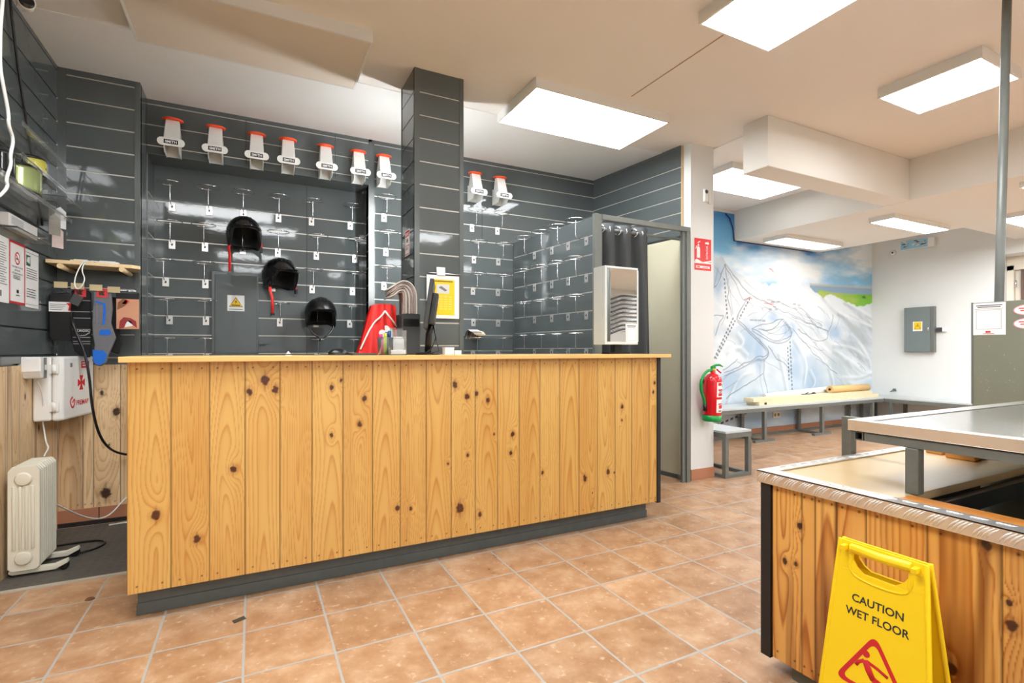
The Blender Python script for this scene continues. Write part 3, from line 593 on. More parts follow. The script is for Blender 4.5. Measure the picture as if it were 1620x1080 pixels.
# raised metal table standing over the counter
rt = thing('raised_table', 'silver metal topped table raised on grey steel posts over the workshop counter', 'table', (2.3, 0.6, 0))
mb = MB(); mb.box(1.795, -0.2, 0.889, 1.80, 1.02, 0.925); mb.box(1.80, 1.015, 0.889, 3.27, 1.02, 0.925); mb.box(1.80, -0.2, 0.92, 1.832, 1.015, 0.925); mb.box(1.832, 0.965, 0.92, 3.27, 1.015, 0.925)
mb.build('rim', ALU, rt, bevel=0.0012)
mb = MB(); mb.box(1.836, -0.2, 0.90, 3.27, 0.958, 0.9225); mb.build('top_sheet', BRUSHED, rt)
mb = MB(); mb.box(1.80, -0.2, 0.886, 3.27, 1.015, 0.900); mb.build('underlay', BLACKM, rt)
mb = MB(); mb.box(1.802, -0.2, 0.858, 1.828, 0.972, 0.886); mb.build('rail', STEEL, rt, bevel=0.002)
mb = MB()
for a in ((1.802, .975, .858, 3.25, .978, .886), (1.802, 1.0, .858, 3.25, 1.003, .886), (1.802, .978, .858, 3.25, 1.0, .8605), (1.802, .978, .8835, 3.25, 1.0, .886)): mb.box(*a)
mb.box(1.86, .979, .861, 1.87, .9995, .883, 1)
mb.build('tube_rail', [STEEL, SLOTD], rt)
mb = MB(); mb.box(1.796, 0.815, 0.7175, 1.832, 0.851, 0.858); mb.build('post', mat('chipped grey steel', lin(108, 112, 106), 0.45, 0.2, var=0.22, scale=40), rt, bevel=0.003)
mb = MB(); mb.box(2.245, 1.262, 0.0, 2.283, 1.30, 0.875); mb.box(2.245, 1.0, 0.862, 2.283, 1.262, 0.875); mb.build('post', mat('chipped grey steel', lin(110, 114, 108), 0.45), rt)
# kraft packet on the worktop
t = thing('paper_packet', 'orange brown kraft paper packet lying on the plywood worktop', 'packet', (2.62, 1.02, 0.717))
KRAFT = mat('orange kraft paper', lin(206, 142, 66), 0.55, var=0.25, scale=14)
mb = MB(); mb.prism([(0, 0), (0.20, 0.03), (0.205, 0.12), (0.0, 0.10)], (2.53, 0.955, 0.7172), (1, 0, 0), (0, 1, 0), (0, 0, 0.03)); mb.build('fold', KRAFT, t, bevel=0.006)
mb = MB(); mb.prism([(0, 0), (0.10, 0.0), (0.11, 0.05), (0.0, 0.06)], (2.58, 1.085, 0.7172), (1, 0, 0), (0, 1, 0), (0, 0, 0.018)); mb.build('flap', KRAFT, t, bevel=0.004)

# upright grey panel and pole beside the raised table
t = thing('upright_panel', 'worn olive grey board standing upright at the far end of the silver table', 'panel', (3.34, 0.7, 0))
OLIVE = mat('scratched olive grey board', lin(122, 124, 108), 0.5, var=0.1, scale=6)
mb = MB(); mb.box(3.33, 0.1, 0.0, 3.352, 1.272, 1.402); mb.build('board', OLIVE, t, bevel=0.002)
mb = MB(); r = random.Random(3)
for i in range(60):
    y, z = r.uniform(0.9, 1.25), 0.9 + abs(r.gauss(0, 0.13)); mb.box(3.3294, y, z, 3.3299, y + r.uniform(.001, .003), z + r.uniform(.001, .007))
mb.build('chipped_paint', mat('bare chip', lin(168, 168, 150), 0.7), t)
mb = MB(); mb.box(3.3275, 1.266, 0.88, 3.33, 1.274, 1.404); mb.build('edge_strip', STEEL, t)
t = tag(MB().tube([(3.395, 1.215, 0.0), (3.44, 1.17, 3.0)], 0.019, 20).build('steel_pole', STEEL), 'thin grey steel pole rising to the ceiling behind the olive board', 'pole')
def sheet(name, label, cat, o, u, v, n, w_, h_, draw, base=PAPER, mats=(), group=None, th=0.001, parts='sheet'):
    """flat notice: o lower left corner, u/v unit axes, n normal towards the viewer; draw(mb) adds the print"""
    o, u, v, n = V3(o), V3(u), V3(v), V3(n); t = thing(name, label, cat, tuple(o + u * w_ / 2), group)
    mb = MB(); mb.obb(o + u * w_ / 2 + v * h_ / 2 + n * th / 2, u * w_ / 2, v * h_ / 2, n * th / 2); mb.build(parts, base, t)
    mb = MB(); lay = [0]                                    # every mark lies a hair above the one before it
    def up(): lay[0] += 1; return n * (th + .00012 * min(lay[0], 14))
    f = lambda x, y, w2, h2, m: mb.obb(o + u * (x + w2 / 2) + v * (y + h2 / 2) + up(), u * w2 / 2, v * h2 / 2, n * .0001, m)
    tx = lambda s, x, y, size, m, width=None, al='C': mb.text(s, o + u * x + v * y + up(), u, v, size, m, width, al, .0001)
    pg = lambda poly, m: mb.prism(poly, o + up(), u, v, n * .0001, m)
    draw(f, tx, pg); mb.build('print', list(mats), t); return t
U_, V_, N_ = (0, -1, 0), (0, 0, 1), (-1, 0, 0)
def dr(f, tx, pg):
    for i in range(2): f(0.012 + i * .006, 0.148 - i * 0.008, 0.103 - i * .012, 0.004, 0)
    f(0.008, 0.132, 0.112, 0.0012, 0)
    for a in ((.012, .03, .10, .0012), (.012, .126, .10, .0012), (.012, .03, .0012, .097), (.111, .03, .0012, .097)): f(*a, 1)
    f(0.05, 0.012, 0.02, 0.008, 2); f(0.04, 0.005, 0.045, 0.0025, 2)
sheet('notice', 'white notice sheet fixed to the top corner of the olive board', 'notice', (3.3294, 1.266, 1.235), U_, V_, N_, 0.128, 0.163, dr, mats=[INK, GINK, REDINK])
for i, (z, lab) in enumerate(((1.353, 'upper oval white sticker with red lettering on the olive board'), (1.287, 'lower oval white sticker with red lettering on the olive board'))):
    t = thing('oval_sticker', lab, 'sticker', (3.3297, 1.06, z - .03), 'oval stickers on the olive board')
    mb = MB(); ov = lambda a, b: [(a * math.cos(q * math.pi / 16), b * math.sin(q * math.pi / 16)) for q in range(32)]
    mb.prism(ov(.055, .027), (3.3298, 1.055, z), U_, V_, V3(N_) * .001); mb.prism(ov(.051, .023), (3.3287, 1.055, z), U_, V_, V3(N_) * .0006, 1); mb.build('disc', [mat('pink rim', lin(230, 150, 165), 0.5), PAPER], t)
    mb = MB(); [mb.box(3.3275, 1.02, z + .006 - k * .012, 3.3279, 1.09 - k * .006, z + .011 - k * .012) for k in range(2)]; mb.build('lettering', REDINK, t)

# ------------------------------------------------------------------ wet floor sign
ws = thing('wet_floor_sign', 'yellow folding wet floor sign standing in front of the orange counter', 'sign', (1.53, 0.78, 0))
def sign_panel(xb, xt, h, face):
    mb = MB(); o = V3((xb, 0.78, 0)); v = V3((xt - xb, 0, h)); v = v / np.linalg.norm(v); u = V3((0, -1, 0)); nn = np.cross(u, v); nn = nn / np.linalg.norm(nn); H_ = math.hypot(xt - xb, h)
    wb, wt = 0.152, 0.110; X_ = lambda y: wb + (wt - wb) * y / H_
    hz0, hz1, hw = H_ - 0.078, H_ - 0.033, 0.068
    outer = [(-X_(0), 0), (X_(0), 0), (X_(hz0), hz0), (-X_(hz0), hz0)]
    T = nn * 0.006
    legs = 0.05
    mb.prism([(-X_(legs), legs), (X_(legs), legs), (X_(hz0), hz0), (-X_(hz0), hz0)], o, u, v, T)
    for s in (-1, 1):
        mb.prism([(s * X_(0), 0), (s * (X_(0) - 0.07), 0), (s * (X_(legs) - 0.085), legs), (s * X_(legs), legs)], o, u, v, T)
        mb.prism([(s * hw, hz0), (s * X_(hz0), hz0), (s * X_(hz1), hz1), (s * hw, hz1)], o, u, v, T)
        mb.tube([o + u * s * (X_(0) - .004) + T / 2, o + u * s * (X_(H_) - .004) + v * H_ + T / 2], 0.0065, 8)
        mb.prism([(s * hw, hz0), (s * (hw - .03), hz0), (s * (hw - .012), hz0 + .012), (s * hw, hz0 + .03)], o, u, v, T)
    mb.prism([(-X_(hz1), hz1), (X_(hz1), hz1), (X_(H_), H_), (-X_(H_), H_)], o, u, v, T)
    if face:
        mb.tube([o + u * -0.075 + v * (H_ - .017) + nn * .004, o + u * 0 + v * (H_ - .02) + nn * .007, o + u * .075 + v * (H_ - .017) + nn * .004], 0.013, 8)
        ol = [(-.077, hz1 - .005), (-.079, hz0 + .012), (-.06, hz0 - .02), (.06, hz0 - .02), (.079, hz0 + .012), (.077, hz1 - .005)]
        mb.tube([o + u * a + v * b + nn * .006 for a, b in ol], 0.0035, 6)
        for s in (-1, 1): mb.box(1.50, 0.78 + s * .088 - .006, 0.588, 1.54, 0.78 + s * .088 + .006, 0.602)
    return mb, o, u, v, nn, H_
mb, o, u, v, nn, H_ = sign_panel(1.462, 1.53, 0.612, True); mb.build('front_panel', YELLOW, ws, bevel=0.0012)
F_ = o + nn * 0.0061
mb = MB(); mb.text('CAUTION', F_ + v * 0.456, u, v, 0.0295, 0, 0.128, bold=.018); mb.text('WET FLOOR', F_ + v * 0.417, u, v, 0.0295, 0, 0.158, bold=.018); mb.build('lettering', INK, ws)
mb = MB(); tri = [(0.0, 0.392), (0.098, 0.232), (-0.098, 0.232)]
cen = (0, 0.285); pts = []
for i in range(3):
    a, b, c = tri[i - 1], tri[i], tri[(i + 1) % 3]; q = lambda p, t: (b[0] + (p[0] - b[0]) * t, b[1] + (p[1] - b[1]) * t)
    p0, p2 = q(a, 0.16), q(c, 0.16)
    for k in range(7): t_ = k / 6; pts.append(((1 - t_) ** 2 * p0[0] + 2 * t_ * (1 - t_) * b[0] + t_ ** 2 * p2[0], (1 - t_) ** 2 * p0[1] + 2 * t_ * (1 - t_) * b[1] + t_ ** 2 * p2[1]))
inn = [(cen[0] + (x - cen[0]) * 0.80, cen[1] + (y - cen[1]) * 0.80) for x, y in pts]
n0 = mb.add([F_ + u * a + v * b + nn * .0008 for a, b in pts + inn]); k = len(pts)
for i in range(k): mb.face((n0 + i, n0 + (i + 1) % k, n0 + k + (i + 1) % k, n0 + k + i))
fig = lambda P_, r_: mb.tube([F_ + u * a + v * b + nn * .001 for a, b in P_], r_, 8, 0, flat=(nn, 0.12))
mb.lathe([(0.0092, 0), (0.0092, 0.0012)], F_ + u * -0.019 + v * 0.331, nn, 20)
for P_, r_ in (([(-.021, .314), (-.010, .291), (.002, .272)], [.0085, .0095, .008]), ([(-.023, .313), (-.037, .301), (-.043, .290)], .0042), ([(-.016, .313), (.010, .307), (.036, .297)], .0042), ([(.001, .274), (.017, .260), (.030, .250)], [.0065, .0055, .0045]), ([(.003, .276), (.026, .270), (.045, .252)], [.0065, .0055, .0045])): fig(P_, r_)
mb.build('pictogram', REDINK, ws)
mb, *_ = sign_panel(1.625, 1.548, 0.612, False); mb.build('rear_panel', YELLOW, ws, bevel=0.0012)
# ------------------------------------------------------------------ fitting cubicle
PW0, PW1 = np.array((2.318, 4.528)), np.array((2.425, 3.30)); pd = (PW1 - PW0) / np.linalg.norm(PW1 - PW0); pn = np.array((pd[1], -pd[0])); pn = pn if pn[0] < 0 else -pn
ZP = [2.075 - 0.1505 * k for k in range(13)]
mb = MB(); slats(mb, PW0, PW1, 0, 2.225, pn, ZP, 0.02, 0.03, thick=0.03); struct(mb.build('wall_cubicle', WM))
fr = thing('cubicle_frame', 'grey steel doorway frame of the curtained fitting cubicle', 'frame', (2.9, 3.28, 0))
mb = MB(); mb.box(2.395, 3.265, 0, 2.432, 3.30, 2.235); mb.box(2.4325, 3.275, 0, 2.47, 3.30, 2.235); mb.build('post', STEEL, fr)
mb = MB(); mb.box(3.375, 3.262, 0, 3.418, 3.3, 2.19); mb.box(3.335, 3.275, 0, 3.3745, 3.3, 2.19); mb.build('post', STEEL, fr)
mb = MB(); mb.box(2.47, 3.262, 2.19, 3.418, 3.30, 2.232); mb.build('lintel', STEEL, fr, bevel=0.002)
mb = MB(); mb.box(3.398, 3.3, 0.0, 3.42, 3.40, 0.035); mb.build('floor_rail', STEEL, fr)
mb = MB(); mb.tube([(2.475, 3.37, 2.145), (3.40, 3.37, 2.145)], 0.0125, 12); tag(mb.build('curtain_rod', STEEL), 'steel rod across the fitting cubicle carrying the dark curtain', 'rod')
cu = thing('curtain', 'dark charcoal curtain with large metal eyelets drawn to the left of the cubicle', 'curtain', (2.8, 3.37, 0.05))
def cf(a, b):
    x = 2.50 + a * 0.56 + 0.02 * (1 - b) * a; ph = a * 2 * math.pi * 3.25 + 0.6
    y = 3.37 + (0.052 - 0.014 * b) * math.sin(ph + 0.25 * math.sin(b * 5)) + 0.006 * math.sin(a * 40 + b * 6); return x, y, 0.05 + b * (2.15 - 0.0) + 0.006 * math.sin(ph)
CURT = mat('charcoal curtain cloth', lin(64, 67, 68), 0.75, var=0.1, scale=120)
mb = MB(); mb.grid(cf, 140, 30); mb.build('cloth', CURT, cu, solid=0.004)
for i in range(6):
    mb = MB(); a = (i + 0.5) * 0.5 / 3.25 - 0.6 / (2 * math.pi * 3.25) ; a = max(a, 0.01)
    x = 2.50 + a * 0.56
    ring = [(x + 0.03 * (1 if i % 2 else -1) * math.sin(q) * 0.45, 3.37 + 0.03 * math.sin(q), 2.145 + 0.032 * math.cos(q)) for q in [j * math.pi / 8 for j in range(16)]]
    mb.tube(ring, 0.0065, 6, closed=True); mb.build('eyelet', CHROME, cu)

# ------------------------------------------------------------------ helmet hooks
def hook_proto():
    t = thing('helmet_hook', 'x', 'hook')
    mb = MB(); mb.box(-.022, -.004, -.036, .022, 0, .03); mb.box(-.018, -.004, .03, .018, .006, .036); mb.box(-.006, -.006, -.01, .006, -.004, .008, 1); mb.build('plate', [mat('zinc bracket plate', (0.72, .71, .69, 1), 0.3, 0.8), SLOTD], t, bevel=.0015)
    mb = MB(); mb.tube([(0, -.004, 0), (0, -.05, .004), (0, -.10, .01), (0, -.112, .025), (0, -.114, .05), (0, -.114, .150)], 0.0032, 8); mb.build('stem', CHROME, t)
    mb = MB(); mb.tube([(.083 * math.cos(a), -.125 + .075 * math.sin(a), .152) for a in [j * math.pi / 16 for j in range(32)]], 0.0032, 6, closed=True); mb.build('ring', CHROME, t); return t
hp = hook_proto(); hused = [False]
def hook(x, y, z, rz, label, group): place(hp, hused[0], (x, y, z), rz, label, group); hused[0] = True
G = 'wire helmet hooks on the slat walls'
ROWN = ['top', 'second', 'third', 'fourth', 'bottom']
niche = [(0, [-.568, -.315, -.07, .195, .46, .79], ''), (1, [-.568, -.345, -.075, .19, .50, .83], ''), (2, [-.61, -.342, .15, .465, .81], ''), (3, [-.585, -.338, .205, .497, .785], ''), (4, [-.585, -.336, .505, .80], '')]
for r, xs_, _ in niche:
    z = ZN[0] - 0.298 * r - 0.032
    for k, x in enumerate(xs_):
        hook(x, 4.796, z, 0, 'wire helmet hook in the recess, %s row, %s from the left' % (ROWN[r], ORD[k]), G)
for r in range(3): hook(1.035 if r != 1 else 1.05, 4.53, ZB[4] - .302 * r - .03, 0, 'wire helmet hook beside the left edge of the pillar, %s of that column' % ['topmost', 'second', 'third'][r], G)
for r in range(5):
    for c, x in enumerate((1.885, 2.155)):
        hook(x + (0, .02, .01, .015, .01)[r] * (1 if c == 0 else .5) - .01, 4.53, ZB[4] - 0.302 * r - .03, 0, 'wire helmet hook right of the pillar, %s row, %s column' % (ROWN[r], ['left', 'right'][c]), G)
PCOL = [0.378, 0.65, 0.885, 1.124]
PN = ['nearest the corner', 'second from the corner', 'third from the corner', 'nearest the curtain']
for r in range(4):
    for k, q in enumerate(PCOL):
        p = PW0 + pd * q; z = ZP[0] - 0.301 * r - 0.032
        hook(p[0], p[1], z, math.atan2(pn[1], pn[0]) + math.pi / 2, 'wire helmet hook on the cubicle side wall, %s row, %s' % (ROWN[r], PN[k]), G)

# ------------------------------------------------------------------ goggle display stands
def stand_proto():
    t = thing('goggle_stand', 'x', 'display stand')
    mb = MB()                                               # open bracket at the foot
    for s in (-1, 1): mb.prism([(0, -.03), (-.13, -.03), (-.165, .012), (-.10, .075), (0, .095)], (s * .045 - .002, 0, -.03), (0, 1, 0), (0, 0, 1), (.004, 0, 0))
    mb.prism([(-.045, -.03), (.045, -.03), (.045, .12), (-.045, .12)], (0, 0, -.025), (1, 0, 0), (0, 0, 1), (0, -.004, 0)); mb.build('bracket', WPLAS, t)
    mb = MB(); mb.hexa([(-.052, -.165, -.015), (.052, -.165, -.015), (.052, -.02, .03), (-.052, -.02, .03), (-.042, -.098, .19), (.042, -.098, .19), (.042, -.05, .19), (-.042, -.05, .19)]); mb.build('stalk', WPLAS, t, bevel=.004)
    mb = MB(); c = [(.068 * math.cos(a) + (.03 if math.cos(a) > 0 else -.03), .029 * math.sin(a)) for a in [j * math.pi / 16 for j in range(32)]]
    c = [((.029 * math.cos(a) + (.055 if math.cos(a) > 0 else -.055)), .029 * math.sin(a)) for a in [(j + .5) * math.pi / 16 for j in range(32)]]
    mb.prism(c, (0, -.172, 0), (1, 0, 0), (0, 0, 1), (0, -.007, 0)); pl = mb.build('name_plate', WPLAS, t, bevel=.0015)
    mb = MB(); mb.box(-.043, -.1800, -.015, .043, -.1791, .015); mb.text('SMITH', (0, -.1801, -.0085), (1, 0, 0), (0, 0, 1), .024, 1, .07, bold=.03); mb.build('badge', [INK, PAPER], pl)
    mb = MB(); mb.lathe([(.060, 0), (.066, .004), (.066, .011), (.060, .015)], (0, -.075, .188), (0, -.12, 1), 28); mb.build('cap', ORANGE, t); return t
gp = stand_proto()
for i, x in enumerate((-.522, -.25, .027, .251, .535, .80, 1.015, 1.875, 2.135)):
    pos = ('white goggle stand with orange cap, %s from the left above the recess' % ORD[i]) if i < 7 else 'white goggle stand with orange cap right of the pillar, %s of the pair' % ['left', 'right'][i - 7]
    place(gp, i > 0, (x, 4.526, 2.645 if i < 7 else 2.63), 0, pos, 'goggle display stands')

# ------------------------------------------------------------------ helmets on the hooks
def helmet(loc, rz, tilt, label, strap):
    t = thing('ski_helmet', label, 'helmet', loc, 'black ski helmets on the wall'); t.rotation_euler = (tilt, 0, rz); LOC[t.name] = V3((0, 0, 0))
    A, B, Cc = .125, .150, .140
    def rim(ph):                                    # lower limit (elevation) around the head, ph 0 = brow
        f = math.cos(ph); return (0.10 if f > .72 else 0.10 - (0.72 - f) / 0.45 * 0.95) if f > .27 else (-.85 if f > -.4 else -.85 + .25 * min(1, (-f - .4) / .4))
    def shell(k):
        def f(u, v):
            ph = u * 2 * math.pi; e0 = rim(ph); el = math.pi / 2 * (1 - v) + e0 * v; ce = math.cos(el) if el > -.2 else math.cos(-.2) * (1 - .12 * (-.2 - el))
            return k * A * ce * math.sin(ph), -k * B * ce * math.cos(ph), k * Cc * math.sin(el)
        return f
    mb = MB(); mb.grid(shell(1), 64, 20, wrap=True); mb.build('shell', BLACKG if strap != 'matt' else mat('satin black shell', lin(22, 22, 23), 0.3), t, solid=.008)
    mb = MB(); mb.grid(shell(.9), 64, 16, wrap=True); mb.build('liner', BLACKM, t, solid=.01)
    P_ = [shell(1.0)(i / 64, 1) for i in range(64)]; mb = MB(); mb.tube(P_, .007, 6, closed=True); mb.build('edge_trim', BLACK, t)
    mb = MB(); mb.grid(lambda u, v: (lambda p: (p[0] * (1 + .05 * v), p[1] * (1 + .16 * v * math.cos((u - .5) * 2)), p[2] + .012 * v))(shell(1.02)((-.13 + .26 * u) % 1, 1)), 16, 4); mb.build('visor', BLACKG, t, solid=.006)
    mb = MB()
    for s in (-1, 1): mb.lathe([(.0, 0), (.034, 0), (.042, .008), (.034, .018), (0, .02)], (s * .100, -.01, -.075), (s, 0, 0), 20)
    mb.build('ear_pads', BLACKM, t)
    mb = MB()
    for a in (-.5, -.17, .17, .5):
        p = shell(1.02)((a / (2 * math.pi)) % 1, .42); q = shell(1.02)((a / (2 * math.pi)) % 1, .55); mb.tube([p, q], .006, 6)
    mb.build('vents', BLACKM, t)
    if strap == 'red':
        mb = MB(); mb.tube([(-.108, -.02, -.08), (-.112, -.03, -.14), (-.108, -.05, -.2), (-.11, -.05, -.33)], .011, 8, flat=((.5, .86, 0), .2)); mb.tube([(.112, -.02, -.06), (.118, -.04, -.11)], .010, 8, flat=((.5, .86, 0), .25)); s_ = mb.build('chin_strap', RED, t)
        mb = MB(); mb.box(-.125, -.056, -.345, -.095, -.044, -.325); mb.build('buckle', BLACK, s_); mb = MB(); mb.box(.106, -.05, -.15, .126, -.03, -.112); mb.build('buckle', BLACK, s_)
    else:
        mb = MB(); mb.tube([(-.108, -.03, -.09), (-.075, -.06, -.165), (-.02, -.075, -.205), (.02, -.075, -.205), (.075, -.06, -.165), (.108, -.03, -.09)], .008, 8, flat=((0, 1, 0), .35)); mb.tube([(0, -.075, -.2), (-.02, -.08, -.235)], .007, 6); s_ = mb.build('chin_strap', BLACK, t)
        mb = MB(); mb.box(-.02, -.085, -.215, .012, -.068, -.193); mb.build('buckle', GREYP, s_)
    return t
helmet((-.062, 4.615, 2.085), .12, -.12, 'black ski helmet with hanging red strap, the upper left of the three', 'red')
helmet((.20, 4.615, 1.775), .55, -.05, 'black ski helmet with long red strap, turned right, beside the grey cupboard door', 'red')
helmet((.515, 4.60, 1.465), -.02, -.02, 'black ski helmet facing out with black chin strap, lowest of the three', 'matt')
for x, z, lb in ((-.075, ZN[0] - .298 - .032, 'upper left'), ): pass

# ------------------------------------------------------------------ cupboard door and warning sign in the recess
ec = thing('electric_cupboard', 'flush dark grey cupboard door bearing a yellow voltage warning', 'cupboard', (-.13, 4.795, 1.0))
mb = MB(); mb.box(-.298, 4.775, .9, .042, 4.796, 1.795); mb.build('frame', FRAME, ec, bevel=.002)
mb = MB(); mb.box(-.275, 4.770, .93, .030, 4.776, 1.775); mb.build('door', PANEL, ec, bevel=.004)
mb = MB(); mb.box(.045, 4.772, 1.205, .105, 4.79, 1.25); mb.box(.05, 4.768, 1.21, .1, 4.772, 1.245, 1); mb.build('latch', [FRAME, PANEL], ec)
def dr(f, tx, pg):
    pg([(.012, .035), (.112, .035), (.062, .115)], 0); pg([(.019, .039), (.105, .039), (.062, .108)], 1); f(.022, .04, .08, .018, 1)
    pg([(.066, .098), (.054, .072), (.063, .074), (.057, .056), (.072, .08), (.063, .078)], 0); f(.03, .044, .064, .008, 0); f(.012, .012, .1, .005, 2)
sheet('warning_sign', 'yellow triangle high voltage sign on the grey cupboard door', 'sign', (-.186, 4.7695, 1.478), (1, 0, 0), (0, 0, 1), (0, -1, 0), .124, .13, dr, mats=[INK, YPRINT, GINK])
# ------------------------------------------------------------------ pillar notices
def dr(f, tx, pg):
    f(.028, .022, .165, .236, 1); f(.04, .243, .14, .006, 0); f(.068, .165, .088, .062, 2); pg([(.08, .205), (.125, .18), (.142, .188), (.10, .215)], 3)
    for i in range(6):
        for j in range(4): f(.052 + j * .033, .06 + i * .016, .024, .008, 4)
    f(.045, .15, .1, .004, 4)
t = sheet('poster', 'yellow price poster clipped to the front of the pillar', 'poster', (1.015, 3.226, 1.368), (1, 0, 0), (0, 0, 1), (0, -1, 0), .226, .285, dr, mats=[INK, YPRINT, mat('pale print', lin(206, 208, 206), .6), GINK, mat('faint yellow print', lin(236, 214, 96), .6)], th=.003)
t = thing('bulldog_clip', 'white clip holding the yellow poster on the pillar', 'clip', (1.11, 3.225, 1.65))
mb = MB(); mb.hexa([(1.085, 3.214, 1.652), (1.14, 3.214, 1.652), (1.14, 3.236, 1.652), (1.085, 3.236, 1.652), (1.082, 3.224, 1.708), (1.143, 3.224, 1.708), (1.143, 3.236, 1.708), (1.082, 3.236, 1.708)]); mb.build('jaw', WPLAS, t, bevel=.003)
mb = MB(); mb.tube([(1.03, 3.23, 1.668), (1.25, 3.23, 1.665)], .004); mb.build('wire', CHROME, t)
def dr(f, tx, pg):
    f(.006, .006, .098, .162, 0); f(.012, .012, .086, .052, 1); f(.012, .07, .086, .058, 1); f(.012, .148, .08, .006, 1); f(.012, .136, .08, .006, 1); pg([(.04, .09), (.06, .085), (.075, .1), (.06, .118), (.045, .11)], 2); f(.02, .05, .06, .004, 2); f(.02, .04, .05, .004, 2)
sheet('small_sign', 'small red edged notice on the shaded left face of the pillar', 'sign', (.9363, 3.462, 1.80), U_, V_, N_, .11, .174, dr, mats=[REDINK, PAPER, INK])

# ------------------------------------------------------------------ things on the sales counter
# red jacket
t = thing('red_jacket', 'red sports jacket with white piping propped on the counter', 'jacket', (.665, 2.98, 1.131)); D = 3.0
def jf(a, b):
    wdt = .115 * (1 - b) + .072 * b; x = .655 + .035 * b + (a - .5) * 2 * wdt; y = D - .02 + .05 * (2 * a - 1) ** 2 + .008 * math.sin(a * 19 + b * 4) + .02 * (1 - b) * -1
    return x, y, 1.132 + .295 * b - .008 * (2 * a - 1) ** 4 * b
mb = MB(); mb.grid(jf, 40, 24); mb.grid(lambda a, b: (lambda p: (p[0], 2 * (D + .05) - p[1], p[2]))(jf(a, b)), 40, 24); mb.build('body', RED, t)
fl = lambda pts, dy=-.006: [tuple(V3(jf(a, b)) + V3((0, dy, 0))) for a, b in pts]
mb = MB()
for pts in ([(.02, .1), (.10, .45), (.22, .65), (.38, .74), (.5, .86)], [(.5, .86), (.66, .76), (.84, .66), (.99, .58)]): mb.tube(fl(pts), .0055, 6)
mb.build('piping', PAPER, t)
mb = MB(); em = lambda a, b, r, m: mb.tube([tuple(V3(jf(a, b)) + V3((0, -.004, 0))), tuple(V3(jf(a, b)) + V3((0, -.006, 0)))], r, 12, m)
for a, b, r, m in ((.66, .42, .035, 1), (.6, .5, .022, 0), (.48, .42, .02, 0), (.72, .36, .024, 2), (.5, .33, .018, 0), (.62, .3, .02, 1)): em(a, b, r, m)
mb.build('emblem', [PAPER, mat('pale green print', lin(150, 205, 170), .6), mat('pale blue print', lin(120, 180, 215), .6)], t)
# magazines over a stand
t = thing('newspapers', 'folded newspapers draped over the dark box beside the monitor', 'newspapers', (.80, 3.05, 1.37)); mb = MB()
for k in range(8):
    o_ = .0105 * k; prof = [(.880 - o_, 1.376), (.880 - o_, 1.43), (.879 - o_, 1.49 - o_ * .2), (.868 - o_ * .9, 1.53 - o_ * .5), (.838 - o_ * .6, 1.564 - o_ * .8), (.80 - o_ * .2, 1.572 - o_ * .9), (.765, 1.556 - o_ * .8), (.738 + .002 * k, 1.534 - o_ * .75), (.708 + .003 * (k * 5 % 7), 1.515 - o_ * .72 + .002 * (k % 3))]
    for _ in range(2): prof = [prof[0]] + [q for a, b in zip(prof[:-1], prof[1:]) for q in ((a[0] * .75 + b[0] * .25, a[1] * .75 + b[1] * .25), (a[0] * .25 + b[0] * .75, a[1] * .25 + b[1] * .75))] + [prof[-1]]
    nP = len(prof); mb.grid(lambda a, b: (prof[int(round(a * (nP - 1)))][0], 2.99 + .006 * (k % 3) + .11 * b, prof[int(round(a * (nP - 1)))][1]), nP, 3, k % 2)
mb.build('pages', [mat('newsprint', lin(206, 198, 188), .8, var=.06, scale=30), mat('printed newsprint', lin(164, 146, 142), .8, var=.45, scale=70)], t, solid=.0065)
t = thing('ticket_printer', 'dark printer box on the counter under the newspapers', 'printer', (.83, 3.08, 1.131)); mb = MB(); mb.box(.79, 3.0, 1.131, .905, 3.17, 1.375); mb.build('case', GREYP, t, bevel=.006)
mb = MB(); mb.box(.80, 2.998, 1.30, .895, 3.0, 1.345); mb.build('slot', BLACK, t)
# monitor seen from behind
t = thing('monitor', 'dark grey computer monitor seen from behind on the counter', 'monitor', (.93, 2.9, 1.131))
mo, mu, mv = V3((.93, 2.9, 1.42)), V3((.33, .93, 0)), V3((.14, -.05, .99)); mu /= np.linalg.norm(mu); mv = mv - mu * (mv @ mu); mv /= np.linalg.norm(mv); mn = np.cross(mu, mv)
mb = MB(); mb.obb(mo, mu * .17, mv * .14, mn * .012); mb.build('screen_case', GREYP, t, bevel=.006)
mb = MB(); mb.obb(mo + mn * .028 - mv * .02, mu * .11, mv * .09, mn * .018); mb.build('rear_housing', GREYP, t, bevel=.008)
mb = MB(); mb.obb(mo + mn * .0475 + mv * .035 + mu * .0, mu * .022, mv * .016, mn * .001); mb.build('rating_label', PAPER, t)
mb = MB(); mb.tube([tuple(mo + mn * .03 - mv * .10), (.925, 2.9, 1.25), (.92, 2.9, 1.14)], [.02, .018, .02], 10); mb.lathe([(.075, 0), (.075, .008), (.03, .014)], (.92, 2.91, 1.131), (0, 0, 1), 24); mb.build('stand', BLACK, t)
mb = MB(); mb.tube([tuple(mo + mn * .04 - mv * .11), (.955, 2.84, 1.25), (.93, 2.82, 1.19), (.90, 2.83, 1.145), (.86, 2.86, 1.137)], .004, 6); mb.tube([tuple(mo + mn * .035 - mv * .1), (.94, 2.80, 1.22), (.95, 2.79, 1.15), (.90, 2.80, 1.137)], .004, 6); mb.build('cables', BLACK, t)
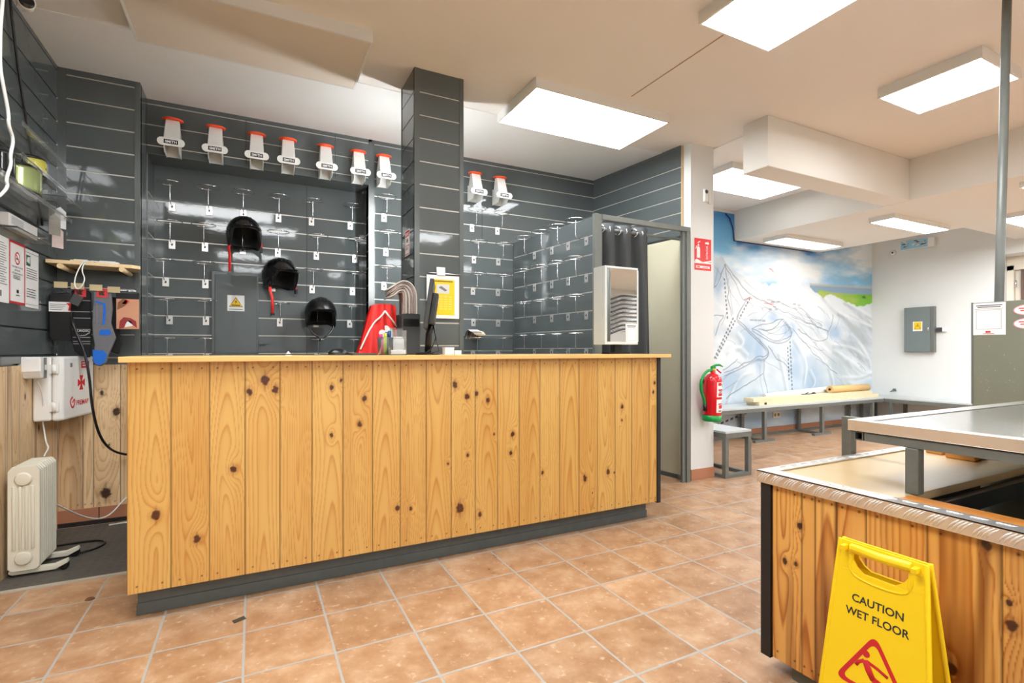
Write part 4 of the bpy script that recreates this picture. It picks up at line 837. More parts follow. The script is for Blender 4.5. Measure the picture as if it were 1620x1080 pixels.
# pen cup and pens
t = thing('pen_cup', 'clear tumbler of felt pens on the counter in front of the red jacket', 'cup', (.645, 2.8, 1.131))
mb = MB(); mb.lathe([(.036, 0), (.042, .096), (.039, .096), (.034, .004)], (.645, 2.8, 1.131), (0, 0, 1), 24); mb.build('tumbler', ACRYL, t)
for i, (dx, dy, c, lb) in enumerate(((-.02, 0, (236, 60, 150), 'pink'), (0, -.012, (196, 214, 40), 'lime green'), (.012, .012, (20, 90, 190), 'blue'), (.022, -.005, (30, 60, 130), 'dark blue'))):
    p = thing('felt_pen', lb + ' felt pen standing in the clear tumbler', 'pen', (.645 + dx, 2.8 + dy, 1.136), 'felt pens in the tumbler')
    mb = MB(); mb.tube([(.645 + dx * .8, 2.8 + dy * .8, 1.136), (.645 + dx, 2.8 + dy, 1.215)], .0085, 10); mb.build('barrel', mat(lb + ' pen', lin(*c), .4), p)
    mb = MB(); mb.tube([(.645 + dx, 2.8 + dy, 1.215), (.645 + dx * 1.1, 2.8 + dy * 1.1, 1.245 + .006 * i)], .0092, 10); mb.build('cap', mat(lb + ' cap', lin(*[int(v * .9) for v in c]), .35), p)
t = thing('leaflet_holder', 'clear leaflet holder with papers beside the felt pens', 'holder', (.735, 2.87, 1.131))
mb = MB(); mb.box(.695, 2.83, 1.131, .775, 2.833, 1.27); mb.box(.695, 2.833, 1.131, .698, 2.9, 1.27); mb.box(.772, 2.833, 1.131, .775, 2.9, 1.27); mb.box(.698, 2.897, 1.131, .772, 2.9, 1.285); mb.box(.698, 2.833, 1.131, .772, 2.897, 1.134); mb.build('case', ACRYL, t)
mb = MB(); [mb.obb((.735, 2.86 + i * .012, 1.18 + i * .006), (.032, 0, 0), (0, .006, .042), (0, .0018, 0), i % 2) for i in range(3)]; mb.build('leaflets', [PAPER, mat('cream leaflet', lin(190, 186, 160), .7)], t)
t = thing('card_tray', 'small clear tray of cards in front of the leaflet holder', 'tray', (.70, 2.74, 1.131)); mb = MB(); mb.box(.655, 2.72, 1.131, .745, 2.78, 1.134); mb.box(.655, 2.72, 1.134, .745, 2.722, 1.16); mb.box(.655, 2.722, 1.134, .657, 2.78, 1.17); mb.box(.743, 2.722, 1.134, .745, 2.78, 1.17); mb.build('tray', ACRYL, t)
mb = MB(); mb.box(.66, 2.725, 1.1342, .74, 2.778, 1.158); mb.build('cards', PAPER, t, bevel=.002)
for i, (x0, x1, h) in enumerate(((.985, 1.04, .042), (1.045, 1.085, .024))):
    t = thing('card_box', ['taller', 'flatter'][i] + ' white card box on the counter below the yellow poster', 'box', ((x0 + x1) / 2, 2.8, 1.131), 'white card boxes on the counter')
    mb = MB(); mb.box(x0, 2.78, 1.131, x1, 2.83, 1.131 + h * .8); mb.build('tray', WPLAS, t, bevel=.002); mb = MB(); mb.box(x0 - .001, 2.779, 1.131 + h * .8, x1 + .001, 2.831, 1.131 + h); mb.build('lid', PAPER, t, bevel=.002)
t = thing('computer_mouse', 'black computer mouse on the counter left of the red jacket', 'mouse', (.40, 2.86, 1.131))
mb = MB(); mb.grid(lambda a, b: (.41 + .055 * math.cos(a * 2 * math.pi) * math.cos(b * 1.55), 2.86 + .03 * math.sin(a * 2 * math.pi) * math.cos(b * 1.55), 1.133 + .034 * math.sin(b * 1.57)), 24, 8, wrap=True); mb.build('shell', BLACK, t)
mb = MB(); mb.tube([(.36, 2.85, 1.150), (.35, 2.85, 1.15)], .006, 8); mb.build('wheel', GREYP, t)
tag(MB().tube([(.46, 2.87, 1.14), (.52, 2.9, 1.137), (.60, 2.93, 1.137), (.66, 2.9, 1.137)], .003, 6).build('mouse_cable', BLACK), 'black lead of the computer mouse lying on the counter', 'cable')
mb = MB(); mb.box(.47, 2.78, 1.131, .60, 2.93, 1.141); tag(mb.build('dark_booklet', GREYP, bevel=.002), 'flat dark booklet lying between the mouse and the red jacket', 'booklet')
t = thing('folded_card', 'small white folded card standing on the counter below the cupboard door', 'card', (.165, 2.9, 1.131)); mb = MB(); mb.prism([(-.016, 0), (.016, 0), (0, .022)], (.165, 2.88, 1.131), (1, 0, 0), (0, 0, 1), (0, .03, 0)); mb.build('card', PAPER, t); mb = MB(); mb.box(.15, 2.879, 1.134, .18, 2.8797, 1.138); mb.build('print', INK, t)
t = thing('leaflets', 'white leaflets sticking out of a slat right of the pillar', 'leaflets', (1.86, 4.46, 1.27)); mb = MB()
for i in range(4): mb.prism([(0, 0), (-.03, .07 - i * .004), (-.08, .088 - i * .006), (-.14, .07 - i * .012), (-.14, .067 - i * .012), (-.08, .085 - i * .006), (-.028, .066 - i * .004)], (1.80 + .02 * i, 4.525, 1.262), (0, 1, 0), (0, 0, 1), (.10, 0, 0), i % 2)
mb.build('pages', [PAPER, mat('tan leaflet', lin(206, 178, 140), .7)], t)
# mirror on the counter
mr = thing('counter_mirror', 'tall white framed mirror on the right end of the counter', 'mirror', (2.28, 2.82, 1.131))
mb = MB(); mb.box(2.136, 2.80, 1.196, 2.155, 2.93, 1.735); mb.box(2.155, 2.80, 1.196, 2.425, 2.93, 1.215); mb.box(2.155, 2.80, 1.72, 2.425, 2.93, 1.735); mb.box(2.418, 2.80, 1.215, 2.43, 2.93, 1.72); mb.box(2.155, 2.90, 1.215, 2.418, 2.93, 1.72); mb.build('case', mat('frosted grey white frame', lin(206, 211, 211), .35), mr, bevel=.002)
mb = MB(); mb.box(2.155, 2.803, 1.215, 2.418, 2.808, 1.72); mb.build('glass', MIRROR, mr)
mb = MB(); mb.box(2.20, 2.83, 1.131, 2.38, 2.92, 1.142); mb.box(2.26, 2.85, 1.142, 2.32, 2.9, 1.196); mb.build('foot', BLACK, mr)
def dr(f, tx, pg):
    f(.008, .118, .08, .006, 0); f(.012, .108, .07, .004, 1)
    for a in ((.012, .02, .075, .0015), (.012, .098, .075, .0015), (.012, .02, .0015, .08), (.0855, .02, .0015, .08)): f(*a, 1)
sheet('sticker', 'white notice sticker on the lower corner of the counter mirror', 'sticker', (2.318, 2.8005, 1.205), (1, 0, 0), (0, 0, 1), (0, -1, 0), .10, .135, dr, mats=[INK, GINK])
# ------------------------------------------------------------------ left wall: shelves, goggles, papers
for i, (y0, y1, z, dx, lb) in enumerate(((3.2, 3.86, 2.235, .15, 'topmost'), (3.2, 3.84, 2.085, .15, 'second from the top'), (3.93, 4.22, 2.075, .13, 'short one nearest the corner'), (2.9, 3.90, 1.925, .16, 'lowest, with the yellow goggles on it'))):
    t = thing('acrylic_shelf', 'clear acrylic shelf on the dark left wall, ' + lb, 'shelf', (-1.1, (y0 + y1) / 2, z), 'clear shelves on the left wall')
    mb = MB(); mb.box(-1.126, y0, z, -1.126 + dx, y1, z + .004); mb.build('plate', ACRYL, t); mb = MB(); mb.box(-1.1265, y0, z - .03, -1.1225, y1, z); mb.box(-1.126 + dx, y0, z - .012, -1.123 + dx, y1, z + .012); mb.build('lip', ACRYL, t)
LENS = mat('yellow green mirror lens', lin(190, 205, 140), .12, .6, var=.25, scale=7)
def goggle(y0, y1, z, xo, lens, label, straps):
    t = thing('ski_goggles', label, 'goggles', (xo, (y0 + y1) / 2, z), 'ski goggles on the clear shelves'); c = (y0 + y1) / 2; w2 = (y1 - y0) / 2
    def lf(k, off):
        def f(a, b):
            s = (a - .5) * 2; y = c + s * w2 * k; zz = z + .008 + .46 * w2 * 2 * (.5 + (b - .5) * k * (1 - .25 * abs(s) ** 3)); x = xo + .05 - .055 * s * s * k + off; return x, y, zz + (0.012 * (1 - abs(s)) if b < .5 else 0)
        return f
    mb = MB(); mb.grid(lf(.92, .006), 22, 10); mb.build('lens', lens, t, solid=.003)
    mb = MB(); e = [lf(1, 0)(a, b) for a, b in [(i / 20, 1) for i in range(21)] + [(1, .75), (1, .5), (1, .25)] + [(1 - i / 20, 0) for i in range(21)] + [(0, .25), (0, .5), (0, .75)]]; mb.tube(e, .009, 6, closed=True); mb.build('frame', BLACK, t)
    mb = MB(); mb.grid(lambda a, b: (xo - .004 - .03 * math.sin(a * 3.14), c + (a - .5) * 2 * w2, z + .4 * w2 + .5 * w2 * b), 16, 4); mb.build('strap', straps, t, solid=.003)
goggle(3.28, 3.58, 1.935, -1.03, LENS, 'ski goggles with yellow green mirror lens on the lowest clear shelf', mat('teal strap', lin(40, 110, 100), .7))
goggle(2.98, 3.22, 1.935, -1.03, BLACKG, 'black ski goggles at the left edge beside the yellow green pair', mat('black logo strap', lin(30, 30, 32), .7))
goggle(3.55, 3.76, 2.09, -1.07, mat('clear yellow lens', lin(214, 208, 90), .1, .2), 'ski goggles with pale yellow lens on the second clear shelf', BLACK)
t = thing('white_carton', 'white carton lying on the dark wall below the lowest clear shelf', 'carton', (-1.08, 3.66, 1.79)); mb = MB(); mb.box(-1.126, 3.42, 1.785, -1.09, 3.80, 1.85); mb.build('box', PAPER, t, bevel=.003); mb = MB(); mb.box(-1.0899, 3.45, 1.80, -1.0895, 3.60, 1.84); mb.build('label_panel', mat('grey label', lin(206, 208, 210), .6), t)
mb = MB(); mb.box(-1.128, 3.42, 1.775, -1.06, 3.9, 1.784); tag(mb.build('acrylic_ledge', ACRYL), 'clear ledge carrying the white carton on the left wall', 'ledge')
# hanging packets next to the goggles
for i, (y, z, c, lb) in enumerate(((3.99, 1.985, (214, 216, 216), 'white printed swing ticket hanging beside the clear shelves'), (3.93, 1.93, (150, 146, 136), 'grey swing ticket hanging below the yellow goggles'), (4.02, 1.87, (220, 200, 196), 'pale pink printed ticket hanging beside the white carton'))):
    t = thing('swing_ticket', lb, 'ticket', (-1.05, y, z - .1), 'swing tickets by the shelves'); mb = MB(); mb.prism([(-.035, -.09), (.035, -.09), (.035, .015), (0, .04), (-.035, .015)], (-1.04 - .01 * i, y, z), (.55, .83, 0), (0, 0, 1), (.001, -.001, 0)); mb.build('card', mat('ticket %d' % i, lin(*c), .6, var=.15, scale=30), t)
    mb = MB(); mb.tube([(-1.04 - .01 * i, y, z + .035), (-1.06, y + .01, z + .07), (-1.13, y + .02, z + .075)], .002, 5); mb.build('cord', BLACK, t)
UL, VL, NL = (0, 1, 0), (0, 0, 1), (1, 0, 0)
def lines(f, x0, x1, z0, z1, k, m, sd):
    r = random.Random(sd)
    for i in range(k): f(x0, z1 - (z1 - z0) * i / k, (x1 - x0) * r.uniform(.75, 1), .0035, m)
sheet('notice', 'plain printed notice at the far left edge, cut off by the picture', 'notice', (-1.1285, 3.325, 1.40), UL, VL, NL, .21, .335, lambda f, tx, pg: (lines(f, .02, .19, .08, .30, 18, 0, 1), f(.06, .03, .06, .03, 0)), mats=[GINK], group='notices on the left wall')
def dr(f, tx, pg):
    for a in ((0, 0, .206, .012), (0, .318, .206, .012), (0, 0, .012, .33), (.194, 0, .012, .33)): f(*a, 0)
    ring = [(.103 + .034 * math.cos(q), .245 + .034 * math.sin(q)) for q in [k * math.pi / 14 for k in range(28)]]
    pg(ring, 0); pg([(.103 + (x - .103) * .78, .245 + (y - .245) * .78) for x, y in ring], 1); f(.085, .238, .032, .007, 2); pg([(.08, .262), (.085, .267), (.127, .228), (.122, .223)], 0)
    tx('PROHIBIDO FUMAR', .103, .192, .013, 2, .14); tx('EN ESTE', .103, .175, .013, 2, .07); tx('ESTABLECIMIENTO', .103, .158, .013, 2, .14); lines(f, .045, .16, .125, .148, 3, 3, 4); f(.09, .06, .026, .016, 2); f(.08, .045, .046, .004, 2)
sheet('notice', 'red bordered no smoking notice on the dark left wall', 'notice', (-1.1285, 3.54, 1.405), UL, VL, NL, .206, .33, dr, mats=[REDINK, PAPER, INK, GINK], group='notices on the left wall')
def dr(f, tx, pg):
    f(.012, .232, .06, .06, 0); pg([(.02, .255), (.06, .245), (.066, .285), (.03, .28)], 1)
    for x0, z0, z1, k in ((.015, .15, .215, 5), (.015, .045, .1, 4)): lines(f, x0, .18, z0, z1, k, 2, k)
    f(.0, .305, .195, .0025, 3); f(0, .015, .195, .002, 3)
sheet('notice', 'white notice with a green emblem beside the no smoking notice', 'notice', (-1.1285, 3.75, 1.40), UL, VL, NL, .195, .325, dr, mats=[mat('dark green print', lin(20, 96, 72), .6), PAPER, INK, GINK], group='notices on the left wall')
# camera and cables from the ceiling
t = thing('security_camera', 'white dome camera under the ceiling in the top left corner', 'camera', (-1.06, 3.45, 2.9)); mb = MB(); mb.lathe([(.045, .10), (.045, .09), (.04, .085)], (-1.06, 3.47, 2.9), (0, 0, 1), 24); mb.tube([(-1.06, 3.47, 2.955), (-1.06, 3.465, 2.91)], .016, 10); mb.build('mount', WPLAS, t)
hd = V3((.35, -.9, -.2)); hd /= np.linalg.norm(hd); o = V3((-1.06, 3.52, 2.955)); mb = MB(); mb.lathe([(.0, 0), (.03, .004), (.036, .02), (.036, .085), (.031, .088), (.0, .089)], o, hd, 28); mb.build('head', WPLAS, t)
mb = MB(); mb.lathe([(.031, .0885), (.028, .092), (.0, .094)], o, hd, 28); mb.build('lens', BLACKG, t)
tag(MB().tube([(-.975, 3.05, 2.99), (-.955, 2.931, 2.649), (-.955, 2.91, 2.52), (-.955, 2.907, 2.427), (-.955, 2.907, 2.358), (-.955, 2.931, 2.305), (-.955, 2.995, 2.193), (-.955, 2.988, 2.146), (-.955, 3.048, 2.101), (-.955, 3.008, 2.02), (-.955, 3.021, 1.982), (-.955, 2.963, 1.897), (-.955, 2.988, 1.874), (-.955, 2.907, 1.811), (-.955, 2.85, 1.79)], .0065, 10).build('white_cable', WPLAS), 'white cable hanging from the ceiling in front of the clear shelves', 'cable')
tag(MB().tube([(-1.118, 3.52, 2.97), (-1.12, 3.56, 2.85), (-1.12, 3.68, 2.55), (-1.12, 3.82, 2.28), (-1.12, 3.93, 2.02), (-1.12, 3.98, 1.9)], .0065, 8).build('black_cable', BLACK), 'black cable running down the dark left wall behind the shelves', 'cable')
# wooden board shelf on the boxed corner
t = thing('wooden_shelf', 'small pine shelf with round peg brackets on the dark corner', 'shelf', (-.90, 4.15, 1.69)); mb = MB(); mb.prism([(-1.125, 4.275), (-1.118, 4.02), (-.70, 4.06), (-.66, 4.10), (-.70, 4.275)], (0, 0, 1.688), (1, 0, 0), (0, 1, 0), (0, 0, .022)); mb.build('board', PINE, t, bevel=.002)
mb = MB()
for x in (-1.05, -.745): mb.tube([(x, 4.275, 1.672), (x, 4.02, 1.672)], .0155, 16)
mb.build('pegs', PINE, t)
for i, (x, w_) in enumerate(((-.965, .10), (-.83, .12))):
    q = thing('cable_clip', ['left', 'right'][i] + ' white moulding lying on the small pine shelf', 'clip', (x, 4.1, 1.71), 'white mouldings on the pine shelf'); mb = MB(); mb.box(x - w_ / 2, 4.07, 1.71, x + w_ / 2, 4.11, 1.722); mb.build('strip', WPLAS if i else PINE, q, bevel=.003); mb = MB(); mb.box(x - w_ / 3, 4.08, 1.722, x + w_ / 3, 4.1, 1.727); mb.build('cap', PAPER, q)
# rail with ticket holders and hooks
t = thing('hook_rail', 'chromed rail with hooks under the small pine shelf', 'rail', (-.9, 4.2, 1.54)); mb = MB(); mb.tube([(-1.12, 4.14, 1.548), (-.69, 4.14, 1.548)], .005, 8); mb.tube([(-1.1, 4.275, 1.548), (-1.1, 4.14, 1.548)], .004); mb.tube([(-.70, 4.275, 1.548), (-.70, 4.14, 1.548)], .004); mb.build('bar', CHROME, t)
mb = MB()
for x in (-1.055, -.98, -.905, -.845, -.72): mb.tube([(x, 4.14, 1.548), (x, 4.06, 1.535), (x, 4.03, 1.545)], .003, 6)
mb.build('hooks', CHROME, t)
for i, (x, z) in enumerate(((-1.045, 1.556), (-.965, 1.552), (-.875, 1.548), (-.785, 1.540))):
    q = thing('ticket_holder', 'yellowed clear price ticket holder on the hook rail, %s from the left' % ORD[i], 'ticket holder', (x, 4.02, z - .02), 'ticket holders on the rail'); mb = MB(); mb.box(x - .032, 4.018, z - .018, x + .032, 4.021, z + .018); mb.build('plate', TAG, q); mb = MB(); mb.box(x - .032, 4.016, z + .014, x + .032, 4.024, z + .019); mb.build('lip', TAG, q)
# goods hanging on the rail
FZ = 4.06
def flat_thing(poly, y, z, x, th=.03): pass
t = thing('black_pouch', 'flat black pouch in a sleeve with a white band, leftmost on the hook rail', 'pouch', (-1.06, FZ, 1.21)); mb = MB(); mb.prism([(-1.115, 1.235), (-1.10, 1.215), (-1.01, 1.215), (-.997, 1.235), (-.997, 1.50), (-1.03, 1.515), (-1.08, 1.51), (-1.115, 1.50)], (0, FZ, 0), (1, 0, 0), (0, 0, 1), (0, .05, 0)); mb.build('pouch', BLACK, t, bevel=.008, segs=3)
mb = MB(); mb.box(-1.112, FZ - .002, 1.395, -1.0, FZ - .0005, 1.455); mb.prism([(-1.02, 1.402), (-1.0, 1.402), (-1.0, 1.45), (-1.03, 1.448), (-1.015, 1.43)], (0, FZ - .003, 0), (1, 0, 0), (0, 0, 1), (0, .0008, 0), 1)
for k in range(4): mb.box(-1.105, FZ - .003, 1.405 + k * .011, -1.05 + .008 * k, FZ - .0022, 1.408 + k * .011, 2)
mb.build('band', [PAPER, REDINK, GINK], t)
def sock(label, x, poly, matl, y, th, extra, lab=True, cat='sock'):
    t = thing('sock', label, cat, (x, y, 1.0), 'socks on the hook rail'); mb = MB(); mb.prism(poly, (x, y, 0), (1, 0, 0), (0, 0, 1), (0, th, 0)); b = mb.build('knit', matl, t, bevel=.008, segs=3)
    if lab:
        mb = MB(); mb.box(x - .028, y - .003, 1.49, x + .028, y - .001, 1.545); mb.prism([(-.015, 1.50), (-.004, 1.505), (.0, 1.50), (.014, 1.505), (.006, 1.515), (.016, 1.532), (.002, 1.525), (-.006, 1.537), (-.008, 1.52), (-.018, 1.528)], (x, y - .0035, 0), (1, 0, 0), (0, 0, 1), (0, .0005, 0), 1); mb.build('swing_card', [mat('red card', lin(206, 52, 60), .6), mat('dark card print', lin(60, 50, 30), .7)], t)
    extra(t); return t
def ex(t):
    mb = MB()
    for z in (1.465, 1.395, 1.355, 1.285, 1.235, 1.21, 1.195): mb.box(-1.004 + .004 * (1.46 - z) * 10, FZ - .0125, z, -.908, FZ - .0118, z + .004)
    mb.tube([(-.985, FZ - .012, 1.262), (-.96, FZ - .0125, 1.248), (-.935, FZ - .0125, 1.25), (-.912, FZ - .012, 1.268)], .003, 5); mb.build('stripes', mat('grey knit stripe', lin(150, 150, 152), .8), t)
    mb = MB(); mb.text('DURGOU', (-.948, FZ - .0128, 1.272), (1, 0, 0), (0, 0, 1), .016, 0, .075); mb.build('lettering', PAPER, t)
sock('black knitted sock with thin white stripes and red card on the hook rail', -.958, [(-.045, 1.21), (-.03, 1.15), (.0, 1.12), (.045, 1.11), (.05, 1.2), (.05, 1.52), (.03, 1.535), (-.045, 1.53), (-.052, 1.3)], BLACKK, FZ - .012, .03, ex)
def ex(t):
    b = lambda *ps: [MB().prism(p, (-.845, FZ - .0325, 0), (1, 0, 0), (0, 0, 1), (0, .002, 0)) for p in ps]
    for q in b([(-.038, 1.468), (-.036, 1.458), (.004, 1.442), (.018, 1.40), (.012, 1.32), (.0, 1.315), (.006, 1.40), (.016, 1.448)][:2] + [(.004, 1.442), (.004, 1.40), (.0, 1.315), (.012, 1.32), (.018, 1.40), (.016, 1.452)], [(-.018, 1.262), (-.008, 1.285), (.035, 1.288), (.046, 1.262), (.03, 1.25), (-.012, 1.252)], [(-.046, 1.10), (-.048, 1.16), (.004, 1.155), (.024, 1.13), (.014, 1.085), (-.012, 1.062), (-.036, 1.072)]): q.build('blue_panel', BLUE, t)['label'] = 'bright blue knitted panel'
    mb = MB()
    for k in range(7): mb.box(-.89 + k * .007, FZ - .0321, 1.33, -.8885 + k * .007, FZ - .0312, 1.435)
    mb.build('ribbing', mat('pale rib', lin(140, 140, 146), .9), t)
sock('grey and bright blue ski sock with red card on the hook rail', -.845, [(-.052, 1.09), (-.036, 1.062), (-.01, 1.055), (.018, 1.078), (.026, 1.12), (.06, 1.215), (.066, 1.235), (.05, 1.29), (.04, 1.33), (.048, 1.42), (.042, 1.52), (.03, 1.53), (-.045, 1.53), (-.048, 1.42), (-.052, 1.33), (-.05, 1.26), (-.04, 1.19)], GREYK, FZ - .03, .034, ex)
sock('black sock hanging behind the grey and blue one on the hook rail', -.795, [(-.05, 1.16), (.02, 1.13), (.035, 1.2), (.02, 1.3), (.015, 1.5), (-.05, 1.5)], BLACKK, FZ + .035, .03, lambda t: None, lab=False)
t = thing('picture_packet', 'flat packet with a skin toned photo and red print, rightmost on the hook rail', 'packet', (-.72, FZ, 1.29)); mb = MB(); mb.box(-.782, FZ, 1.293, -.662, FZ + .02, 1.497); mb.build('packet', [SKIN], t, bevel=.004)
mb = MB(); mb.box(-.782, FZ - .001, 1.487, -.662, FZ + .021, 1.525); mb.build('header_card', BLACK, t)
mb = MB(); P_ = lambda p, m: mb.prism(p, (-.722, FZ - .0015, 1.395), (1, 0, 0), (0, 0, 1), (0, .001, 0), m)
P_([(-.045, -.10), (-.04, -.05), (-.02, -.025), (.015, -.03), (.045, -.05), (.05, -.095), (.03, -.075), (0, -.05), (-.02, -.095)], 0); P_([(-.015, -.09), (-.004, -.045), (.02, -.05), (.028, -.08)], 1); P_([(-.055, .02), (-.05, .07), (-.02, .095), (.0, .08), (-.01, .05), (-.03, .035)], 2); P_([(-.03, .06), (-.01, .09), (.01, .08), (0, .06)], 3)
mb.build('photo', [mat('dark red print', lin(150, 44, 44), .6), PAPER, mat('brown print', lin(134, 86, 58), .6), mat('bright red print', lin(222, 60, 40), .6)], t)
t = thing('cable_with_charger', 'white looped cable carrying a small dark tag, hung over the pine shelf', 'cable', (-.93, 4.0, 1.4)); mb = MB(); mb.tube([(-.90, 4.10, 1.714), (-.935, 4.035, 1.718), (-.95, 4.01, 1.68), (-.975, 4.005, 1.60), (-.975, 4.0, 1.545), (-.955, 4.0, 1.53), (-.935, 4.0, 1.56), (-.925, 4.005, 1.60), (-.945, 4.01, 1.65), (-.93, 4.03, 1.716), (-.85, 4.08, 1.718)], .0035, 8); mb.build('lead', WPLAS, t)
mb = MB(); mb.obb((-.965, 3.995, 1.465), (.022, 0, -.012), (.013, 0, .028), (0, .006, 0)); mb.tube([(-.955, 4.0, 1.532), (-.96, 3.997, 1.495)], .002); mb.build('tag', GREYP, t)
tag(MB().tube([(-1.0, 4.07, 1.4), (-0.986, 3.98, 1.345), (-0.956, 3.97, 1.249), (-0.915, 3.965, 1.133), (-0.892, 3.96, 0.978), (-0.883, 3.96, 0.823), (-0.865, 4.0, 0.661), (-0.838, 4.05, 0.56), (-0.808, 4.17, 0.484), (-0.732, 4.24, 0.445), (-0.66, 4.2785, 0.435)], .0075, 8).build('black_cable', BLACK), 'thick black cable curving from beside the first aid cabinet to behind the counter', 'cable')
# first aid cabinet and plug
fa = thing('first_aid_cabinet', 'white first aid cabinet with a red cross on the left wall boards', 'cabinet', (-1.06, 4.03, .74))
mb = MB(); mb.prism([(-1.126, 3.845), (-1.045, 3.845), (-1.012, 4.262), (-1.126, 4.262)], (0, 0, .745), (1, 0, 0), (0, 1, 0), (0, 0, .373)); mb.build('body', WPLAS, fa, bevel=.012, segs=3)
mb = MB(); mb.prism([(-1.043, 3.85), (-1.012, 3.85), (-.992, 3.865), (-.938, 4.24), (-.95, 4.262), (-1.008, 4.262)], (0, 0, .742), (1, 0, 0), (0, 1, 0), (0, 0, .378)); mb.build('door', WPLAS, fa, bevel=.014, segs=3)
for z in (.80, 1.02):
    mb = MB(); mb.tube([(-1.03, 3.843, z), (-1.03, 3.843, z + .055)], .010, 10); mb.box(-1.05, 3.842, z, -1.008, 3.85, z + .055); mb.build('hinge', WPLAS, fa)
fe_ = V3((.054, .375, 0)); fe_ /= np.linalg.norm(fe_); fn_ = V3((fe_[1], -fe_[0], 0)); fo = V3((-.992, 3.865, 0)) + fn_ * .0006; fz = V3((0, 0, 1))
mb = MB(); bx = lambda s0, z0, s1, z1, m: mb.obb(fo + fe_ * (s0 + s1) / 2 + fz * (z0 + z1) / 2 + fn_ * .0003 * (m + 1), fe_ * (s1 - s0) / 2, fz * (z1 - z0) / 2, fn_ * .0003, m)
for a in range(4):
    ca, sa = math.cos(a * math.pi / 2), math.sin(a * math.pi / 2); mb.prism([(ca * q - sa * r, sa * q + ca * r) for q, r in ((.006, -.006), (.045, -.024), (.045, .024), (.006, .006))], fo + fe_ * .215 + fz * .955, fe_, fz, fn_ * .0008, 0)
bx(.205, .945, .225, .965, 0); mb.build('cross', REDINK, fa); mb = MB(); bx(.215, 1.045, .32, 1.088, 0); bx(.225, 1.073, .30, 1.079, 1); bx(.23, 1.058, .30, 1.064, 1); mb.build('print', [REDINK, PAPER, GINK], fa); mb = MB(); bx(.075, 1.055, .10, 1.08, 2); mb.build('latch_mark', [REDINK, PAPER, GINK], fa)
mb = MB(); mb.text('FREMAP', fo + fe_ * .232 + fz * .818, fe_, fz, .042, 0, .155, bold=.02); mb.build('lettering', REDINK, fa); mb = MB()
mb.tube([fo + fe_ * a + fz * b for a, b in ((.108, .872), (.082, .86), (.077, .838), (.108, .80), (.138, .838), (.128, .862), (.108, .838))], .006, 6, 0, flat=(fn_, .1)); mb.build('emblem', REDINK, fa)
t = thing('plug_socket', 'white plug timer with a grey face plate on the wall beside the first aid cabinet', 'socket', (-1.09, 3.76, 1.0)); mb = MB(); mb.prism([(3.70, 1.04), (3.725, 1.0), (3.79, .995), (3.79, 1.12), (3.70, 1.12)], (-1.148, 0, 0), (0, 1, 0), (0, 0, 1), (.10, 0, 0)); mb.build('case', WPLAS, t, bevel=.008, segs=3)
mb = MB(); mb.box(-1.0478, 3.745, 1.0, -1.046, 3.785, 1.115); mb.build('face_plate', STEEL, t); mb = MB(); mb.box(-1.0465, 3.755, 1.045, -1.044, 3.775, 1.075); mb.build('rocker', WPLAS, t)
tag(MB().tube([(-1.09, 3.77, 1.0), (-1.075, 3.82, .92), (-1.08, 3.86, .80), (-1.09, 3.88, .74), (-1.085, 3.89, .68), (-1.07, 3.86, .62), (-1.04, 3.80, .60), (-1.025, 3.67, .575)], .004, 8).build('white_cable', WPLAS), 'thin white lead dropping from the plug timer to the radiator', 'cable')
# oil radiator
ra = thing('oil_radiator', 'cream oil filled radiator with nine ribs on castors by the left wall', 'radiator', (-1.04, 3.7, .02))
def fin(y, first):
    prof = [(-.062, .055), (-.045, .04), (.045, .04), (.062, .055), (.062, .545), (.045, .568), (-.045, .568), (-.062, .545)]
    mb = MB(); mb.prism(prof, (-1.035 + (y - 3.42) * -.0, y, 0), (1, 0, 0), (0, 0, 1), (0, .016 if not first else .02, 0))
    if first:
        for k in range(4): mb.tube([(-1.035 - .036 + k * .024, y - .002, .15), (-1.035 - .036 + k * .024, y - .002, .47)], .008, 8)
    for z in (.105, .505): mb.lathe([(.034, 0), (.036, .004), (.03, .012), (.0, .013)] if first else [(.03, 0), (.03, .01)], (-1.035, y, z), (0, -1, 0), 20)
    return mb
for i in range(9): fin(3.42 + i * .030, i == 0).build('fin', CREAMP, ra, bevel=.006, segs=2)
for y in (3.455, 3.645):
    mb = MB(); mb.prism([(-.10, .026), (-.085, .018), (.085, .018), (.135, .045), (.13, .062), (.075, .042), (-.09, .044), (-.10, .04)], (-1.0, y - .018, 0), (1, 0, 0), (0, 0, 1), (0, .036, 0)); f_ = mb.build('foot', CREAMP, ra, bevel=.003)
    for x in (-1.085, -.885): MB().lathe([(.02, -.012), (.022, -.008), (.022, .008), (.02, .012)], (x, y, .030), (.2, 1, 0), 18).build('castor', BLACK, f_)
# mat, floor cables
mt = thing('rubber_mat', 'dark ribbed rubber mat with a pale edge strip behind the counter', 'mat', (.6, 3.75, 0)); mb = MB(); mb.box(-1.12, 3.275, 0, 2.25, 4.24, .006)
r = random.Random(9)
for i in range(14):
    for j in range(18): mb.box(-1.09 + i * .045, 3.32 + j * .05, .006, -1.07 + i * .045, 3.345 + j * .05, .0072)
mb.build('mat', mat('dusty black rubber', lin(84, 80, 74), .7, var=.22, scale=9), mt); mb = MB(); mb.box(-1.12, 3.245, 0, -.43, 3.275, .007); mb.build('edge_strip', mat('pale worn edging', lin(176, 168, 152), .6, var=.1), mt)
tag(MB().tube([(-1.035, 3.70, .34), (-1.01, 3.8, .27), (-.95, 4.0, .14), (-.90, 4.10, .08), (-.86, 4.16, .066), (-.82, 4.19, .09), (-.77, 4.23, .16), (-.70, 4.268, .20)], .0045, 8).build('white_cable', WPLAS), 'white lead sagging between the radiator and the counter', 'cable')
